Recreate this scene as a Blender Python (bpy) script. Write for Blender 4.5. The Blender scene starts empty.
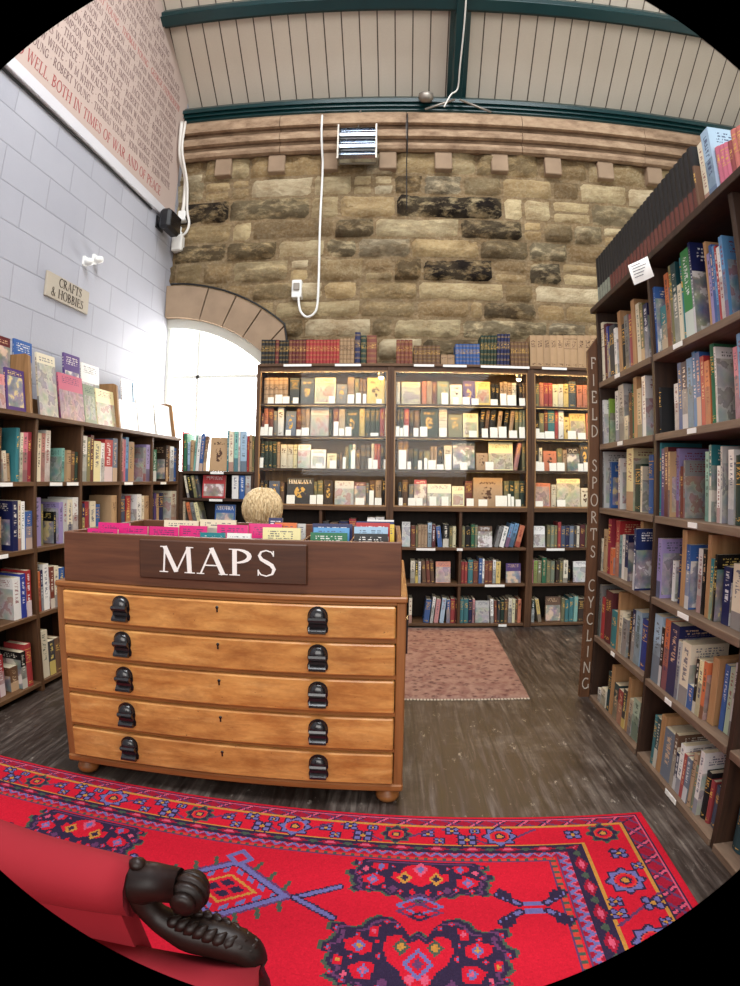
import bpy, math, random
import numpy as np
from mathutils import Matrix, Vector, noise
random.seed(11)
PI = math.pi
scn = bpy.context.scene
COL = scn.collection

# ------------------------------------------------------------------ colours
def lin(c):
    return tuple(((v/255.0)/12.92 if v <= 10 else (((v/255.0)+0.055)/1.055)**2.4) for v in c)
RGB = dict(cream=(226,214,184), maroon=(96,28,36), royal_blue=(38,58,150), dark_grey=(62,62,66), white=(236,234,228), black=(22,22,24),
 grey=(132,132,130), dusty_red=(156,66,66), olive=(124,120,74), navy_blue=(28,36,84), blue=(44,92,160), pale_blue=(160,192,216), teal=(30,124,132),
 orange=(216,110,50), dark_teal=(24,70,76), bright_green=(34,140,66), lilac=(150,134,186), light_blue=(90,156,208), red=(180,36,40),
 lime_green=(140,184,50), pale_grey=(190,190,186), brown=(112,76,48), green=(30,110,70), beige=(192,170,136), bright_blue=(34,124,190),
 pink=(214,104,130), pale_yellow=(232,220,160), dark_green=(30,58,46), purple=(84,56,122), tan=(184,146,100), red_brown=(128,58,40),
 mint_green=(124,190,176), crimson=(160,24,50), pale_teal=(130,176,176), dark_blue=(30,44,92), dark_brown=(62,44,34), grey_blue=(104,120,144),
 pale_green=(176,200,170), sage_green=(126,140,112), slate_blue=(66,82,112), rose=(206,130,128), yellow=(222,186,60), slate_grey=(74,84,88),
 dark_red=(108,26,28), salmon=(206,110,96), wood=(186,142,96))
RGB['pink_top'] = (190,84,84)
def L3(n): return lin(RGB[n])

# ------------------------------------------------------------------ materials
def new_mat(name, rough=0.6, spec=0.5):
    m = bpy.data.materials.new(name); m.use_nodes = True
    nt = m.node_tree; b = nt.nodes['Principled BSDF']
    b.inputs['Roughness'].default_value = rough
    b.inputs['Specular IOR Level'].default_value = spec
    return m, nt, b
class N:
    """small helper to wire shader nodes"""
    def __init__(s, nt): s.nt = nt
    def node(s, t, **kw):
        n = s.nt.nodes.new(t)
        for k, v in kw.items(): setattr(n, k, v)
        return n
    def link(s, a, b): s.nt.links.new(a, b)
    def val(s, sock, v):
        if isinstance(v, bpy.types.NodeSocket): s.link(v, sock)
        else: sock.default_value = v
    def math(s, op, a, b=0.0, c=0.0, clamp=False):
        n = s.node('ShaderNodeMath', operation=op, use_clamp=clamp)
        s.val(n.inputs[0], a); s.val(n.inputs[1], b)
        if op in ('MULTIPLY_ADD', 'COMPARE', 'SMOOTH_MIN'): s.val(n.inputs[2], c)
        return n.outputs[0]
    def mix(s, f, a, b, blend='MIX'):
        n = s.node('ShaderNodeMix', data_type='RGBA', blend_type=blend)
        s.val(n.inputs[0], f)
        for i, v in ((6, a), (7, b)):
            if isinstance(v, bpy.types.NodeSocket): s.link(v, n.inputs[i])
            else: n.inputs[i].default_value = (*v[:3], 1)
        return n.outputs[2]
    def ramp(s, f, stops, interp='LINEAR'):
        n = s.node('ShaderNodeValToRGB'); r = n.color_ramp; r.interpolation = interp
        while len(r.elements) < len(stops): r.elements.new(0.5)
        for e, (p, c) in zip(r.elements, stops):
            e.position = p; e.color = (*c[:3], 1) if not isinstance(c, (int, float)) else (c, c, c, 1)
        s.link(f, n.inputs[0]); return n.outputs[0]
    def coord(s, kind='Object', scale=(1,1,1), rot=(0,0,0), loc=(0,0,0)):
        t = s.node('ShaderNodeTexCoord'); mp = s.node('ShaderNodeMapping')
        mp.inputs['Scale'].default_value = scale; mp.inputs['Rotation'].default_value = rot; mp.inputs['Location'].default_value = loc
        s.link(t.outputs[kind], mp.inputs[0]); return mp.outputs[0]
    def noise(s, vec, scale=5, detail=3, rough=0.5, dist=0.0, out='Fac'):
        n = s.node('ShaderNodeTexNoise'); n.inputs['Scale'].default_value = scale; n.inputs['Detail'].default_value = detail
        n.inputs['Roughness'].default_value = rough; n.inputs['Distortion'].default_value = dist
        if vec is not None: s.link(vec, n.inputs['Vector'])
        return n.outputs[out]
    def bump(s, h, b, strength=0.3, dist=0.01):
        n = s.node('ShaderNodeBump'); n.inputs['Strength'].default_value = strength; n.inputs['Distance'].default_value = dist
        s.link(h, n.inputs['Height']); s.link(n.outputs[0], b.inputs['Normal'])

def plain(name, rgb, rough=0.6, spec=0.5, var=0.12, scale=8, metal=0.0, bump=0.0):
    m, nt, b = new_mat(name, rough, spec); n = N(nt)
    f = n.noise(n.coord(), scale, 4)
    c = lin(rgb)
    n.link(n.mix(f, tuple(v*(1-var) for v in c), tuple(min(1, v*(1+var)) for v in c)), b.inputs['Base Color'])
    b.inputs['Metallic'].default_value = metal
    if bump: n.bump(f, b, bump)
    return m

def wood(name, dark, light, axis=2, rough=0.5, scale=1.0, knots=True, spec=0.4):
    """grain along the given object axis"""
    m, nt, b = new_mat(name, rough, spec); n = N(nt)
    sc = [14*scale]*3; sc[axis] = 1.1*scale
    v = n.coord('Object', sc)
    f = n.noise(v, 2.2, 6, 0.62, 0.6)
    g = n.noise(n.coord('Object', (3, 3, 3)), 1.6, 3)
    info = n.node('ShaderNodeObjectInfo')
    base = n.ramp(f, [(0.28, lin(dark)), (0.72, lin(light))])
    base = n.mix(n.math('MULTIPLY', g, 0.45), base, tuple(c*0.62 for c in lin(dark)))
    n.link(base, b.inputs['Base Color'])
    n.bump(f, b, 0.12, 0.003)
    return m

MAT = {}
MAT['shelf_wood'] = wood('shelf_wood', (74,49,30), (118,84,54), 0, 0.55)
MAT['shelf_dark'] = wood('shelf_dark', (48,31,20), (82,55,35), 0, 0.5)
MAT['upright_wood'] = wood('upright_wood', (64,41,25), (104,71,45), 2, 0.55)
MAT['right_shelf'] = wood('right_shelf', (96,76,62), (142,118,98), 0, 0.6)
MAT['right_upright'] = wood('right_upright', (42,27,19), (72,48,33), 2, 0.55)  # dark brown, taken darker still for the shade inside the right case
MAT['back_board'] = wood('back_board', (28,20,15), (48,35,26), 2, 0.7)  # shade of the shelf interiors put into the board colour
MAT['case_back'] = wood('case_back', (120,84,46), (168,124,72), 2, 0.6)
MAT['divider_wood'] = wood('divider_wood', (158,116,76), (200,158,112), 2, 0.55)
MAT['rack_wood'] = wood('rack_wood', (128,92,56), (170,128,84), 2, 0.55)
MAT['post_wood'] = wood('post_wood', (84,54,34), (124,84,56), 2, 0.5)
MAT['box_wood'] = wood('box_wood', (82,46,28), (122,76,48), 0, 0.5)
MAT['plaque_wood'] = wood('plaque_wood', (58,32,19), (92,56,34), 0, 0.45)
MAT['dark_wood'] = wood('dark_wood', (16,9,7), (40,22,16), 0, 0.42, 1.4, spec=0.3)
MAT['chest_frame'] = wood('chest_frame', (128,78,38), (176,116,62), 0, 0.4)
MAT['chest_side'] = wood('chest_side', (128,80,42), (170,114,64), 2, 0.4)

def drawer_mat():
    m, nt, b = new_mat('drawer_birch', 0.34, 0.5); n = N(nt)
    v = n.coord('Object', (1.6, 10, 9)); f = n.noise(v, 2.0, 6, 0.65, 0.9)
    g = n.noise(n.coord('Object', (2.2, 2.2, 6)), 2.4, 5, 0.7)
    sp = n.noise(n.coord(), 60, 2, 0.6)
    base = n.ramp(f, [(0.3, lin((176,112,52))), (0.55, lin((208,150,82))), (0.75, lin((226,176,108)))])
    base = n.mix(n.ramp(g, [(0.42, 0.0), (0.7, 0.75)]), base, lin((138,80,36)))
    base = n.mix(n.ramp(sp, [(0.68, 0.0), (0.76, 0.7)]), base, lin((84,46,22)))
    n.link(base, b.inputs['Base Color']); n.bump(f, b, 0.06, 0.002)
    return m
MAT['drawer'] = drawer_mat()

MAT['green_paint'] = plain('green_paint', (7,48,50), 0.3, 0.6, 0.25, 4)
MAT['black_metal'] = plain('black_metal', (24,22,24), 0.22, 0.7, 0.2, 20)
MAT['black_plastic'] = plain('black_plastic', (22,22,26), 0.4, 0.5, 0.1, 10)
MAT['chrome'] = plain('chrome', (200,206,214), 0.12, 0.5, 0.05, 5, metal=1.0)
MAT['grey_metal'] = plain('grey_metal', (150,142,132), 0.4, 0.5, 0.1, 6, metal=0.6)
MAT['white_plastic'] = plain('white_plastic', (232,232,228), 0.4, 0.5, 0.03, 6)
MAT['white_pipe'] = plain('white_pipe', (226,222,214), 0.45, 0.5, 0.06, 6)
MAT['white_paint'] = plain('white_paint', (214,216,208), 0.5, 0.4, 0.06, 5)
MAT['letter_white'] = plain('letter_white', (238,234,228), 0.6, 0.3, 0.04, 30)
MAT['letter_cream'] = plain('letter_cream', (196,184,168), 0.6, 0.3, 0.08, 40)
MAT['letter_dark'] = plain('letter_dark', (58,48,42), 0.7, 0.2, 0.1, 30)
MAT['letter_grey'] = plain('letter_grey', (116,94,92), 0.8, 0.2, 0.1, 6)
MAT['letter_red'] = plain('letter_red', (160,86,84), 0.8, 0.2, 0.1, 6)
MAT['mural'] = plain('mural', (188,168,158), 0.85, 0.2, 0.06, 1.2)
MAT['mural_edge'] = plain('mural_edge', (206,204,208), 0.7, 0.3, 0.05, 3)
MAT['sign_board'] = plain('sign_board', (176,166,150), 0.6, 0.3, 0.08, 6)
MAT['paper'] = plain('paper', (240,238,232), 0.8, 0.2, 0.03, 10)
MAT['ink'] = plain('ink', (70,70,78), 0.8, 0.2, 0.1, 30)
MAT['card'] = plain('card', (240,238,232), 0.8, 0.2, 0.03, 10)
MAT['brass_edge'] = plain('brass_edge', (150,112,70), 0.35, 0.5, 0.1, 8)
MAT['arch_stone'] = plain('arch_stone', (150,128,106), 0.9, 0.2, 0.28, 7, bump=0.3)
MAT['skin'] = plain('skin', (222,176,148), 0.5, 0.4, 0.05, 8)
def hair_mat():
    m, nt, b = new_mat('blond_hair', 0.5, 0.4); n = N(nt)
    f = n.noise(n.coord('Object',(90,90,14)), 1.0, 4, 0.6, 0.6)
    n.link(n.ramp(f,[(0.3,lin((150,122,84))),(0.5,lin((204,178,134))),(0.7,lin((232,212,172)))]), b.inputs['Base Color']); n.bump(f,b,0.5,0.006); return m
MAT['hair'] = hair_mat()
MAT['rose_lip'] = plain('lip', (186,110,100), 0.5, 0.4, 0.05, 30)
MAT['jumper'] = plain('jumper', (36,44,70), 0.9, 0.2, 0.12, 40, bump=0.2)
MAT['trousers'] = plain('trousers', (44,44,52), 0.9, 0.2, 0.12, 40)
MAT['velvet'] = plain('velvet', (134,26,36), 0.85, 0.25, 0.14, 5)
MAT['black_cable'] = plain('black_cable', (20,18,18), 0.5, 0.4, 0.1, 8)

def emit(name, rgb, s):
    m = bpy.data.materials.new(name); m.use_nodes = True; nt = m.node_tree; nt.nodes.clear()
    e = nt.nodes.new('ShaderNodeEmission'); o = nt.nodes.new('ShaderNodeOutputMaterial')
    e.inputs[0].default_value = (*lin(rgb), 1); e.inputs[1].default_value = s
    nt.links.new(e.outputs[0], o.inputs[0]); return m
MAT['daylight'] = emit('daylight', (255,253,250), 15.0)
MAT['bulb'] = emit('bulb', (255,226,170), 14.0)

def glass_mat():
    m = bpy.data.materials.new('cabinet_glass'); m.use_nodes = True; nt = m.node_tree; nt.nodes.clear(); n = N(nt)
    t = n.node('ShaderNodeBsdfTransparent'); g = n.node('ShaderNodeBsdfGlossy'); mx = n.node('ShaderNodeMixShader'); o = n.node('ShaderNodeOutputMaterial')
    t.inputs[0].default_value = (0.97, 0.98, 0.97, 1); g.inputs['Roughness'].default_value = 0.03
    mx.inputs[0].default_value = 0.014
    n.link(t.outputs[0], mx.inputs[1]); n.link(g.outputs[0], mx.inputs[2]); n.link(mx.outputs[0], o.inputs[0]); return m
MAT['glass'] = glass_mat()

# ---- books: every book carries its own colour (object colour) and an accent
def book_nodes(name, rough):
    m, nt, b = new_mat(name, rough, 0.4); n = N(nt)
    info = n.node('ShaderNodeObjectInfo')
    acc = n.node('ShaderNodeAttribute', attribute_type='OBJECT', attribute_name='accent')
    tc = n.node('ShaderNodeTexCoord'); sep = n.node('ShaderNodeSeparateXYZ'); n.link(tc.outputs['Generated'], sep.inputs[0])
    return m, n, b, info.outputs['Color'], acc.outputs['Color'], sep.outputs, info.outputs['Random'], tc
def band(n, z, a, b): # 1 inside [a,b]
    return n.math('MULTIPLY', n.math('GREATER_THAN', z, a), n.math('LESS_THAN', z, b))
def rand_vec(n, tc, rnd, scale, kind='Object'):
    mp = n.node('ShaderNodeMapping'); mp.inputs['Scale'].default_value = scale
    n.link(tc.outputs[kind], mp.inputs[0])
    cb = n.node('ShaderNodeCombineXYZ'); n.val(cb.inputs[0], n.math('MULTIPLY', rnd, 37.0)); n.val(cb.inputs[1], n.math('MULTIPLY', rnd, 91.0)); n.val(cb.inputs[2], n.math('MULTIPLY', rnd, 53.0))
    n.link(cb.outputs[0], mp.inputs['Location']); return mp.outputs[0]
def mk_cloth():
    m, n, b, c, a, g, r, tc = book_nodes('cloth_cover', 0.7)
    f = n.noise(rand_vec(n, tc, r, (1,1,1)), 30, 3)
    base = n.mix(n.math('MULTIPLY', f, 0.35), c, n.mix(0.5, c, (0.02,0.02,0.02)))
    n.link(base, b.inputs['Base Color']); return m
def mk_cloth_spine():
    m, n, b, c, a, g, r, tc = book_nodes('cloth_spine', 0.65)
    z = g[2]
    f = n.noise(rand_vec(n, tc, r, (1,1,1)), 30, 3)
    base = n.mix(n.math('MULTIPLY', f, 0.35), c, n.mix(0.5, c, (0.02,0.02,0.02)))
    txt = n.math('GREATER_THAN', n.noise(rand_vec(n, tc, r, (60,60,220)), 1.0, 1), 0.54)
    inx = band(n, g[0], 0.18, 0.82)
    title = n.math('MULTIPLY', n.math('MULTIPLY', txt, band(n, z, 0.62, 0.84)), inx)
    low = n.math('MULTIPLY', n.math('MULTIPLY', txt, band(n, z, 0.06, 0.12)), inx)
    lines = n.math('ADD', band(n, z, 0.88, 0.895), band(n, z, 0.58, 0.592))
    lines = n.math('MULTIPLY', lines, n.math('GREATER_THAN', r, 0.5))
    mask = n.math('ADD', n.math('ADD', title, low), lines, clamp=True)
    n.link(n.mix(mask, base, a), b.inputs['Base Color']); return m
def mk_leather_spine():
    m, n, b, c, a, g, r, tc = book_nodes('leather_spine', 0.45)
    z = g[2]
    saw = n.math('FRACT', n.math('MULTIPLY', z, 5.6))
    rib = band(n, saw, 0.0, 0.13); gilt = n.math('ADD', band(n, saw, 0.14, 0.19), band(n, saw, 0.94, 0.99))
    f = n.noise(rand_vec(n, tc, r, (1,1,1)), 40, 3)
    base = n.mix(n.math('MULTIPLY', f, 0.5), c, n.mix(0.6, c, (0.01,0.01,0.01)))
    base = n.mix(n.math('MULTIPLY', rib, 0.5), base, n.mix(0.6, c, (0.01,0.01,0.01)))
    lab = band(n, z, 0.55, 0.69)
    txt = n.math('GREATER_THAN', n.noise(rand_vec(n, tc, r, (70,70,240)), 1.0, 1), 0.56)
    base = n.mix(n.math('MULTIPLY', lab, n.math('MULTIPLY', txt, 0.9)), base, a)
    base = n.mix(n.math('MULTIPLY', gilt, 0.7), base, a)
    n.link(base, b.inputs['Base Color']); n.bump(saw, b, 0.0); return m
def mk_jacket_spine():
    m, n, b, c, a, g, r, tc = book_nodes('jacket_spine', 0.3)
    z = g[2]
    txt = n.math('GREATER_THAN', n.noise(rand_vec(n, tc, r, (30,30,150)), 1.0, 1, 0.4), 0.52)
    inx = band(n, g[0], 0.28, 0.72)
    t0 = n.math('MULTIPLY_ADD', r, 0.25, 0.25)
    title = n.math('MULTIPLY', n.math('MULTIPLY', txt, inx), n.math('MULTIPLY', n.math('GREATER_THAN', z, t0), n.math('LESS_THAN', z, 0.92)))
    r2 = n.math('FRACT', n.math('MULTIPLY', r, 7.31)); r3 = n.math('FRACT', n.math('MULTIPLY', r, 17.7))
    foot = n.math('MULTIPLY', n.math('LESS_THAN', z, n.math('MULTIPLY', r2, 0.42)), n.math('GREATER_THAN', r2, 0.45))
    pic = n.noise(rand_vec(n, tc, r, (1,1,1)), 18, 4, 0.6)
    base = n.mix(n.math('MULTIPLY', n.math('GREATER_THAN', r3, 0.6), n.math('MULTIPLY', pic, n.math('LESS_THAN', z, 0.6))), c, n.mix(0.5, a, (0.1,0.12,0.1)))
    base = n.mix(foot, base, n.mix(0.35, a, c))
    base = n.mix(n.math('MULTIPLY', title, 0.75), base, a)
    n.link(base, b.inputs['Base Color']); return m
def mk_picture():
    m, n, b, c, a, g, r, tc = book_nodes('picture_cover', 0.28)
    z = g[2]
    v = rand_vec(n, tc, r, (1,1,1))
    col = n.node('ShaderNodeTexNoise'); col.inputs['Scale'].default_value = 16; col.inputs['Detail'].default_value = 5; n.link(v, col.inputs['Vector'])
    f = col.outputs['Fac']
    photo = n.ramp(f, [(0.3, (0.02,0.02,0.03)), (0.45, (0.16,0.14,0.11)), (0.56, (0.42,0.37,0.3)), (0.7, (0.75,0.72,0.66))])
    photo = n.mix(0.42, photo, c); photo = n.mix(0.3, photo, col.outputs['Color'])
    photo = n.mix(n.math('MULTIPLY', n.math('GREATER_THAN', f, 0.55), 0.5), photo, a)
    r2 = n.math('FRACT', n.math('MULTIPLY', r, 5.77))
    lo = n.math('MULTIPLY_ADD', r2, 0.2, -0.08); hi = n.math('MULTIPLY_ADD', r, 0.28, 0.58)
    box = n.math('MULTIPLY', n.math('GREATER_THAN', z, lo), n.math('LESS_THAN', z, hi))
    yb = n.math('MULTIPLY', n.math('GREATER_THAN', g[1], n.math('MULTIPLY_ADD', r2, 0.2, -0.1)), n.math('LESS_THAN', g[1], n.math('MULTIPLY_ADD', r2, -0.2, 1.1)))
    box = n.math('MULTIPLY', box, yb)
    txt = n.math('GREATER_THAN', n.noise(rand_vec(n, tc, r, (120,120,60)), 1.0, 1, 0.4), 0.5)
    rows = n.math('GREATER_THAN', n.math('SINE', n.math('MULTIPLY', z, 150.0)), 0.0)
    title = n.math('MULTIPLY', n.math('MULTIPLY', txt, rows), n.math('MULTIPLY', n.math('GREATER_THAN', z, n.math('MAXIMUM', n.math('ADD', hi, 0.03), 0.8)), n.math('LESS_THAN', z, 0.94)))
    title = n.math('MULTIPLY', title, band(n, g[1], 0.14, 0.86))
    base = n.mix(box, c, photo); base = n.mix(n.math('MULTIPLY', title, 0.85), base, a)
    n.link(base, b.inputs['Base Color']); return m
def mk_gilt_front():
    m, n, b, c, a, g, r, tc = book_nodes('gilt_front', 0.6)
    f = n.noise(rand_vec(n, tc, r, (1,1,1)), 30, 3)
    base = n.mix(n.math('MULTIPLY', f, 0.3), c, n.mix(0.5, c, (0.02,0.02,0.02)))
    dy = n.math('SUBTRACT', g[1], 0.5); dz = n.math('SUBTRACT', g[2], 0.48)
    d = n.math('ADD', n.math('MULTIPLY', dy, dy), n.math('MULTIPLY', dz, dz))
    em = n.math('MULTIPLY', n.math('LESS_THAN', d, 0.045), n.math('GREATER_THAN', n.noise(rand_vec(n, tc, r, (1,1,1)), 40, 2), 0.5))
    txt = n.math('MULTIPLY', n.math('GREATER_THAN', n.noise(rand_vec(n, tc, r, (80,80,60)), 1.0, 1), 0.52), n.math('MULTIPLY', band(n, g[2], 0.78, 0.86), band(n, g[1], 0.2, 0.8)))
    n.link(n.mix(n.math('MAXIMUM', em, txt), base, a), b.inputs['Base Color']); return m
def mk_volume_spine():
    m, n, b, c, a, g, r, tc = book_nodes('labelled_spine', 0.45)
    z = g[2]
    f = n.noise(rand_vec(n, tc, r, (1,1,1)), 40, 3)
    lab = n.mix(f, a, n.mix(0.6, a, (0.03,0.02,0.02)))
    top = n.mix(n.math('MULTIPLY', f, 0.4), c, (0.03,0.03,0.03))
    mask = n.math('MULTIPLY', band(n, z, 0.03, 0.4), band(n, g[0], 0.06, 0.94))
    n.link(n.mix(mask, top, lab), b.inputs['Base Color']); return m
def mk_pages():
    m, nt, b = new_mat('paper_pages', 0.85, 0.2); n = N(nt)
    f = n.noise(n.coord('Object', (400,1,1)), 1.0, 2)
    n.link(n.mix(f, lin((196,182,150)), lin((228,218,192))), b.inputs['Base Color']); return m
BM = dict(cloth=mk_cloth(), cloth_spine=mk_cloth_spine(), leather=mk_leather_spine(), jacket=mk_jacket_spine(), picture=mk_picture(), gilt=mk_gilt_front(), vol=mk_volume_spine(), pages=mk_pages())

# ------------------------------------------------------------------ mesh helpers
class MB:
    def __init__(s): s.v = []; s.f = []; s.m = []; s.sm = []
    def add(s, vs, fs, mi=0, mtx=None, smooth=False):
        o = len(s.v)
        for p in vs:
            p = Vector(p)
            s.v.append(tuple(mtx @ p) if mtx is not None else tuple(p))
        for q in fs: s.f.append(tuple(o+i for i in q)); s.m.append(mi); s.sm.append(smooth)
    def box(s, x0, x1, y0, y1, z0, z1, mi=0, mtx=None):
        vs = [(x0,y0,z0),(x1,y0,z0),(x1,y1,z0),(x0,y1,z0),(x0,y0,z1),(x1,y0,z1),(x1,y1,z1),(x0,y1,z1)]
        s.add(vs, [(0,3,2,1),(4,5,6,7),(0,1,5,4),(1,2,6,5),(2,3,7,6),(3,0,4,7)], mi, mtx)
    def bbox(s, x0, x1, y0, y1, z0, z1, r=0.003, mi=0, mtx=None):
        """box with all edges chamfered by r"""
        X=(x0,x1);Y=(y0,y1);Z=(z0,z1);vs=[];idx={}
        for i in (0,1):
            for j in (0,1):
                for k in (0,1):
                    sx,sy,sz=(1-2*i)*r,(1-2*j)*r,(1-2*k)*r
                    for a,p in (('x',(X[i],Y[j]+sy,Z[k]+sz)),('y',(X[i]+sx,Y[j],Z[k]+sz)),('z',(X[i]+sx,Y[j]+sy,Z[k]))):
                        idx[(i,j,k,a)]=len(vs);vs.append(p)
        g=lambda i,j,k,a:idx[(i,j,k,a)]
        fs=[]
        for i in (0,1):
            q=[g(i,0,0,'x'),g(i,1,0,'x'),g(i,1,1,'x'),g(i,0,1,'x')];fs.append(q if i else q[::-1])
            q=[g(0,i,0,'y'),g(1,i,0,'y'),g(1,i,1,'y'),g(0,i,1,'y')];fs.append(q[::-1] if i else q)
            q=[g(0,0,i,'z'),g(1,0,i,'z'),g(1,1,i,'z'),g(0,1,i,'z')];fs.append(q if i else q[::-1])
        for i in (0,1):
            for j in (0,1):
                fs.append([g(i,j,0,'x'),g(i,j,1,'x'),g(i,j,1,'y'),g(i,j,0,'y')])
                fs.append([g(i,0,j,'x'),g(i,1,j,'x'),g(i,1,j,'z'),g(i,0,j,'z')])
                fs.append([g(0,i,j,'y'),g(1,i,j,'y'),g(1,i,j,'z'),g(0,i,j,'z')])
                for k in (0,1): fs.append([g(i,j,k,'x'),g(i,j,k,'y'),g(i,j,k,'z')])
        s.add(vs, fs, mi, mtx)
    def prism(s, prof, a, b, axis=0, mi=0, mtx=None, smooth=False):
        """extrude a closed 2-D profile along an axis from a to b"""
        n=len(prof);vs=[]
        for t in (a,b):
            for (u,w) in prof: vs.append({0:(t,u,w),1:(u,t,w),2:(u,w,t)}[axis])
        fs=[(i,(i+1)%n,n+(i+1)%n,n+i) for i in range(n)]
        s.add(vs, fs, mi, mtx, smooth); s.add(vs, [tuple(range(n))[::-1], tuple(range(n,2*n))], mi, mtx)
    def lathe(s, prof, seg=16, mi=0, mtx=None, smooth=True):
        vs=[];fs=[]
        for (r,z) in prof:
            for i in range(seg): vs.append((r*math.cos(2*PI*i/seg), r*math.sin(2*PI*i/seg), z))
        for k in range(len(prof)-1):
            for i in range(seg): fs.append((k*seg+i,k*seg+(i+1)%seg,(k+1)*seg+(i+1)%seg,(k+1)*seg+i))
        fs.append(tuple(range(seg))[::-1]); fs.append(tuple(range((len(prof)-1)*seg,len(prof)*seg)))
        s.add(vs, fs, mi, mtx, smooth)
    def tube(s, pts, rad, seg=8, mi=0, smooth=True):
        pts=[Vector(p) for p in pts]; n=len(pts); R=rad if isinstance(rad,(list,tuple)) else [rad]*n
        vs=[];fs=[];up=None
        for i,p in enumerate(pts):
            d=(pts[min(i+1,n-1)]-pts[max(i-1,0)]).normalized()
            if up is None:
                up=Vector((0,0,1)) if abs(d.z)<0.9 else Vector((1,0,0))
            a=d.cross(up).normalized(); b=a.cross(d).normalized(); up=b
            for k in range(seg):
                t=2*PI*k/seg; vs.append(tuple(p+R[i]*(math.cos(t)*a+math.sin(t)*b)))
        for i in range(n-1):
            for k in range(seg): fs.append((i*seg+k,i*seg+(k+1)%seg,(i+1)*seg+(k+1)%seg,(i+1)*seg+k))
        fs.append(tuple(range(seg))); fs.append(tuple(range((n-1)*seg,n*seg))[::-1])
        s.add(vs, fs, mi, None, smooth)
    def build(s, name, mats, parent=None, mtx=None):
        me=bpy.data.meshes.new(name); me.from_pydata(s.v,[],s.f)
        for m in (mats if isinstance(mats,(list,tuple)) else [mats]): me.materials.append(m)
        me.polygons.foreach_set('material_index', s.m); me.polygons.foreach_set('use_smooth', s.sm); me.update()
        o=bpy.data.objects.new(name,me); COL.objects.link(o)
        if parent is not None: o.parent=parent
        if mtx is not None: o.matrix_world=mtx if parent is None else parent.matrix_world@mtx
        return o
def tag(o,label=None,cat=None,group=None,kind=None):
    if label: o['label']=label
    if cat: o['category']=cat
    if group: o['group']=group
    if kind: o['kind']=kind
    return o
def empty(name,mtx=None):
    o=bpy.data.objects.new(name,None); COL.objects.link(o); o.empty_display_size=0.1
    if mtx is not None: o.matrix_world=mtx
    return o
def struct(o): o['kind']='structure'; return o
def part(mb,name,mat,parent,label=None):
    """a part: its mesh is already in the parent's local space"""
    o=mb.build(name,mat); o.parent=parent
    if label: o['label']=label
    return o
def curve_pts(ctrl,n=8):
    """Catmull-Rom through control points"""
    P=[Vector(p) for p in ctrl]; P=[2*P[0]-P[1]]+P+[2*P[-1]-P[-2]]; out=[]
    for i in range(1,len(P)-2):
        for k in range(n):
            t=k/n; a,b,c,d=P[i-1:i+3]
            out.append(0.5*((2*b)+(c-a)*t+(2*a-5*b+4*c-d)*t*t+(3*b-a-3*c+d)*t**3))
    out.append(P[-2]); return out

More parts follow.
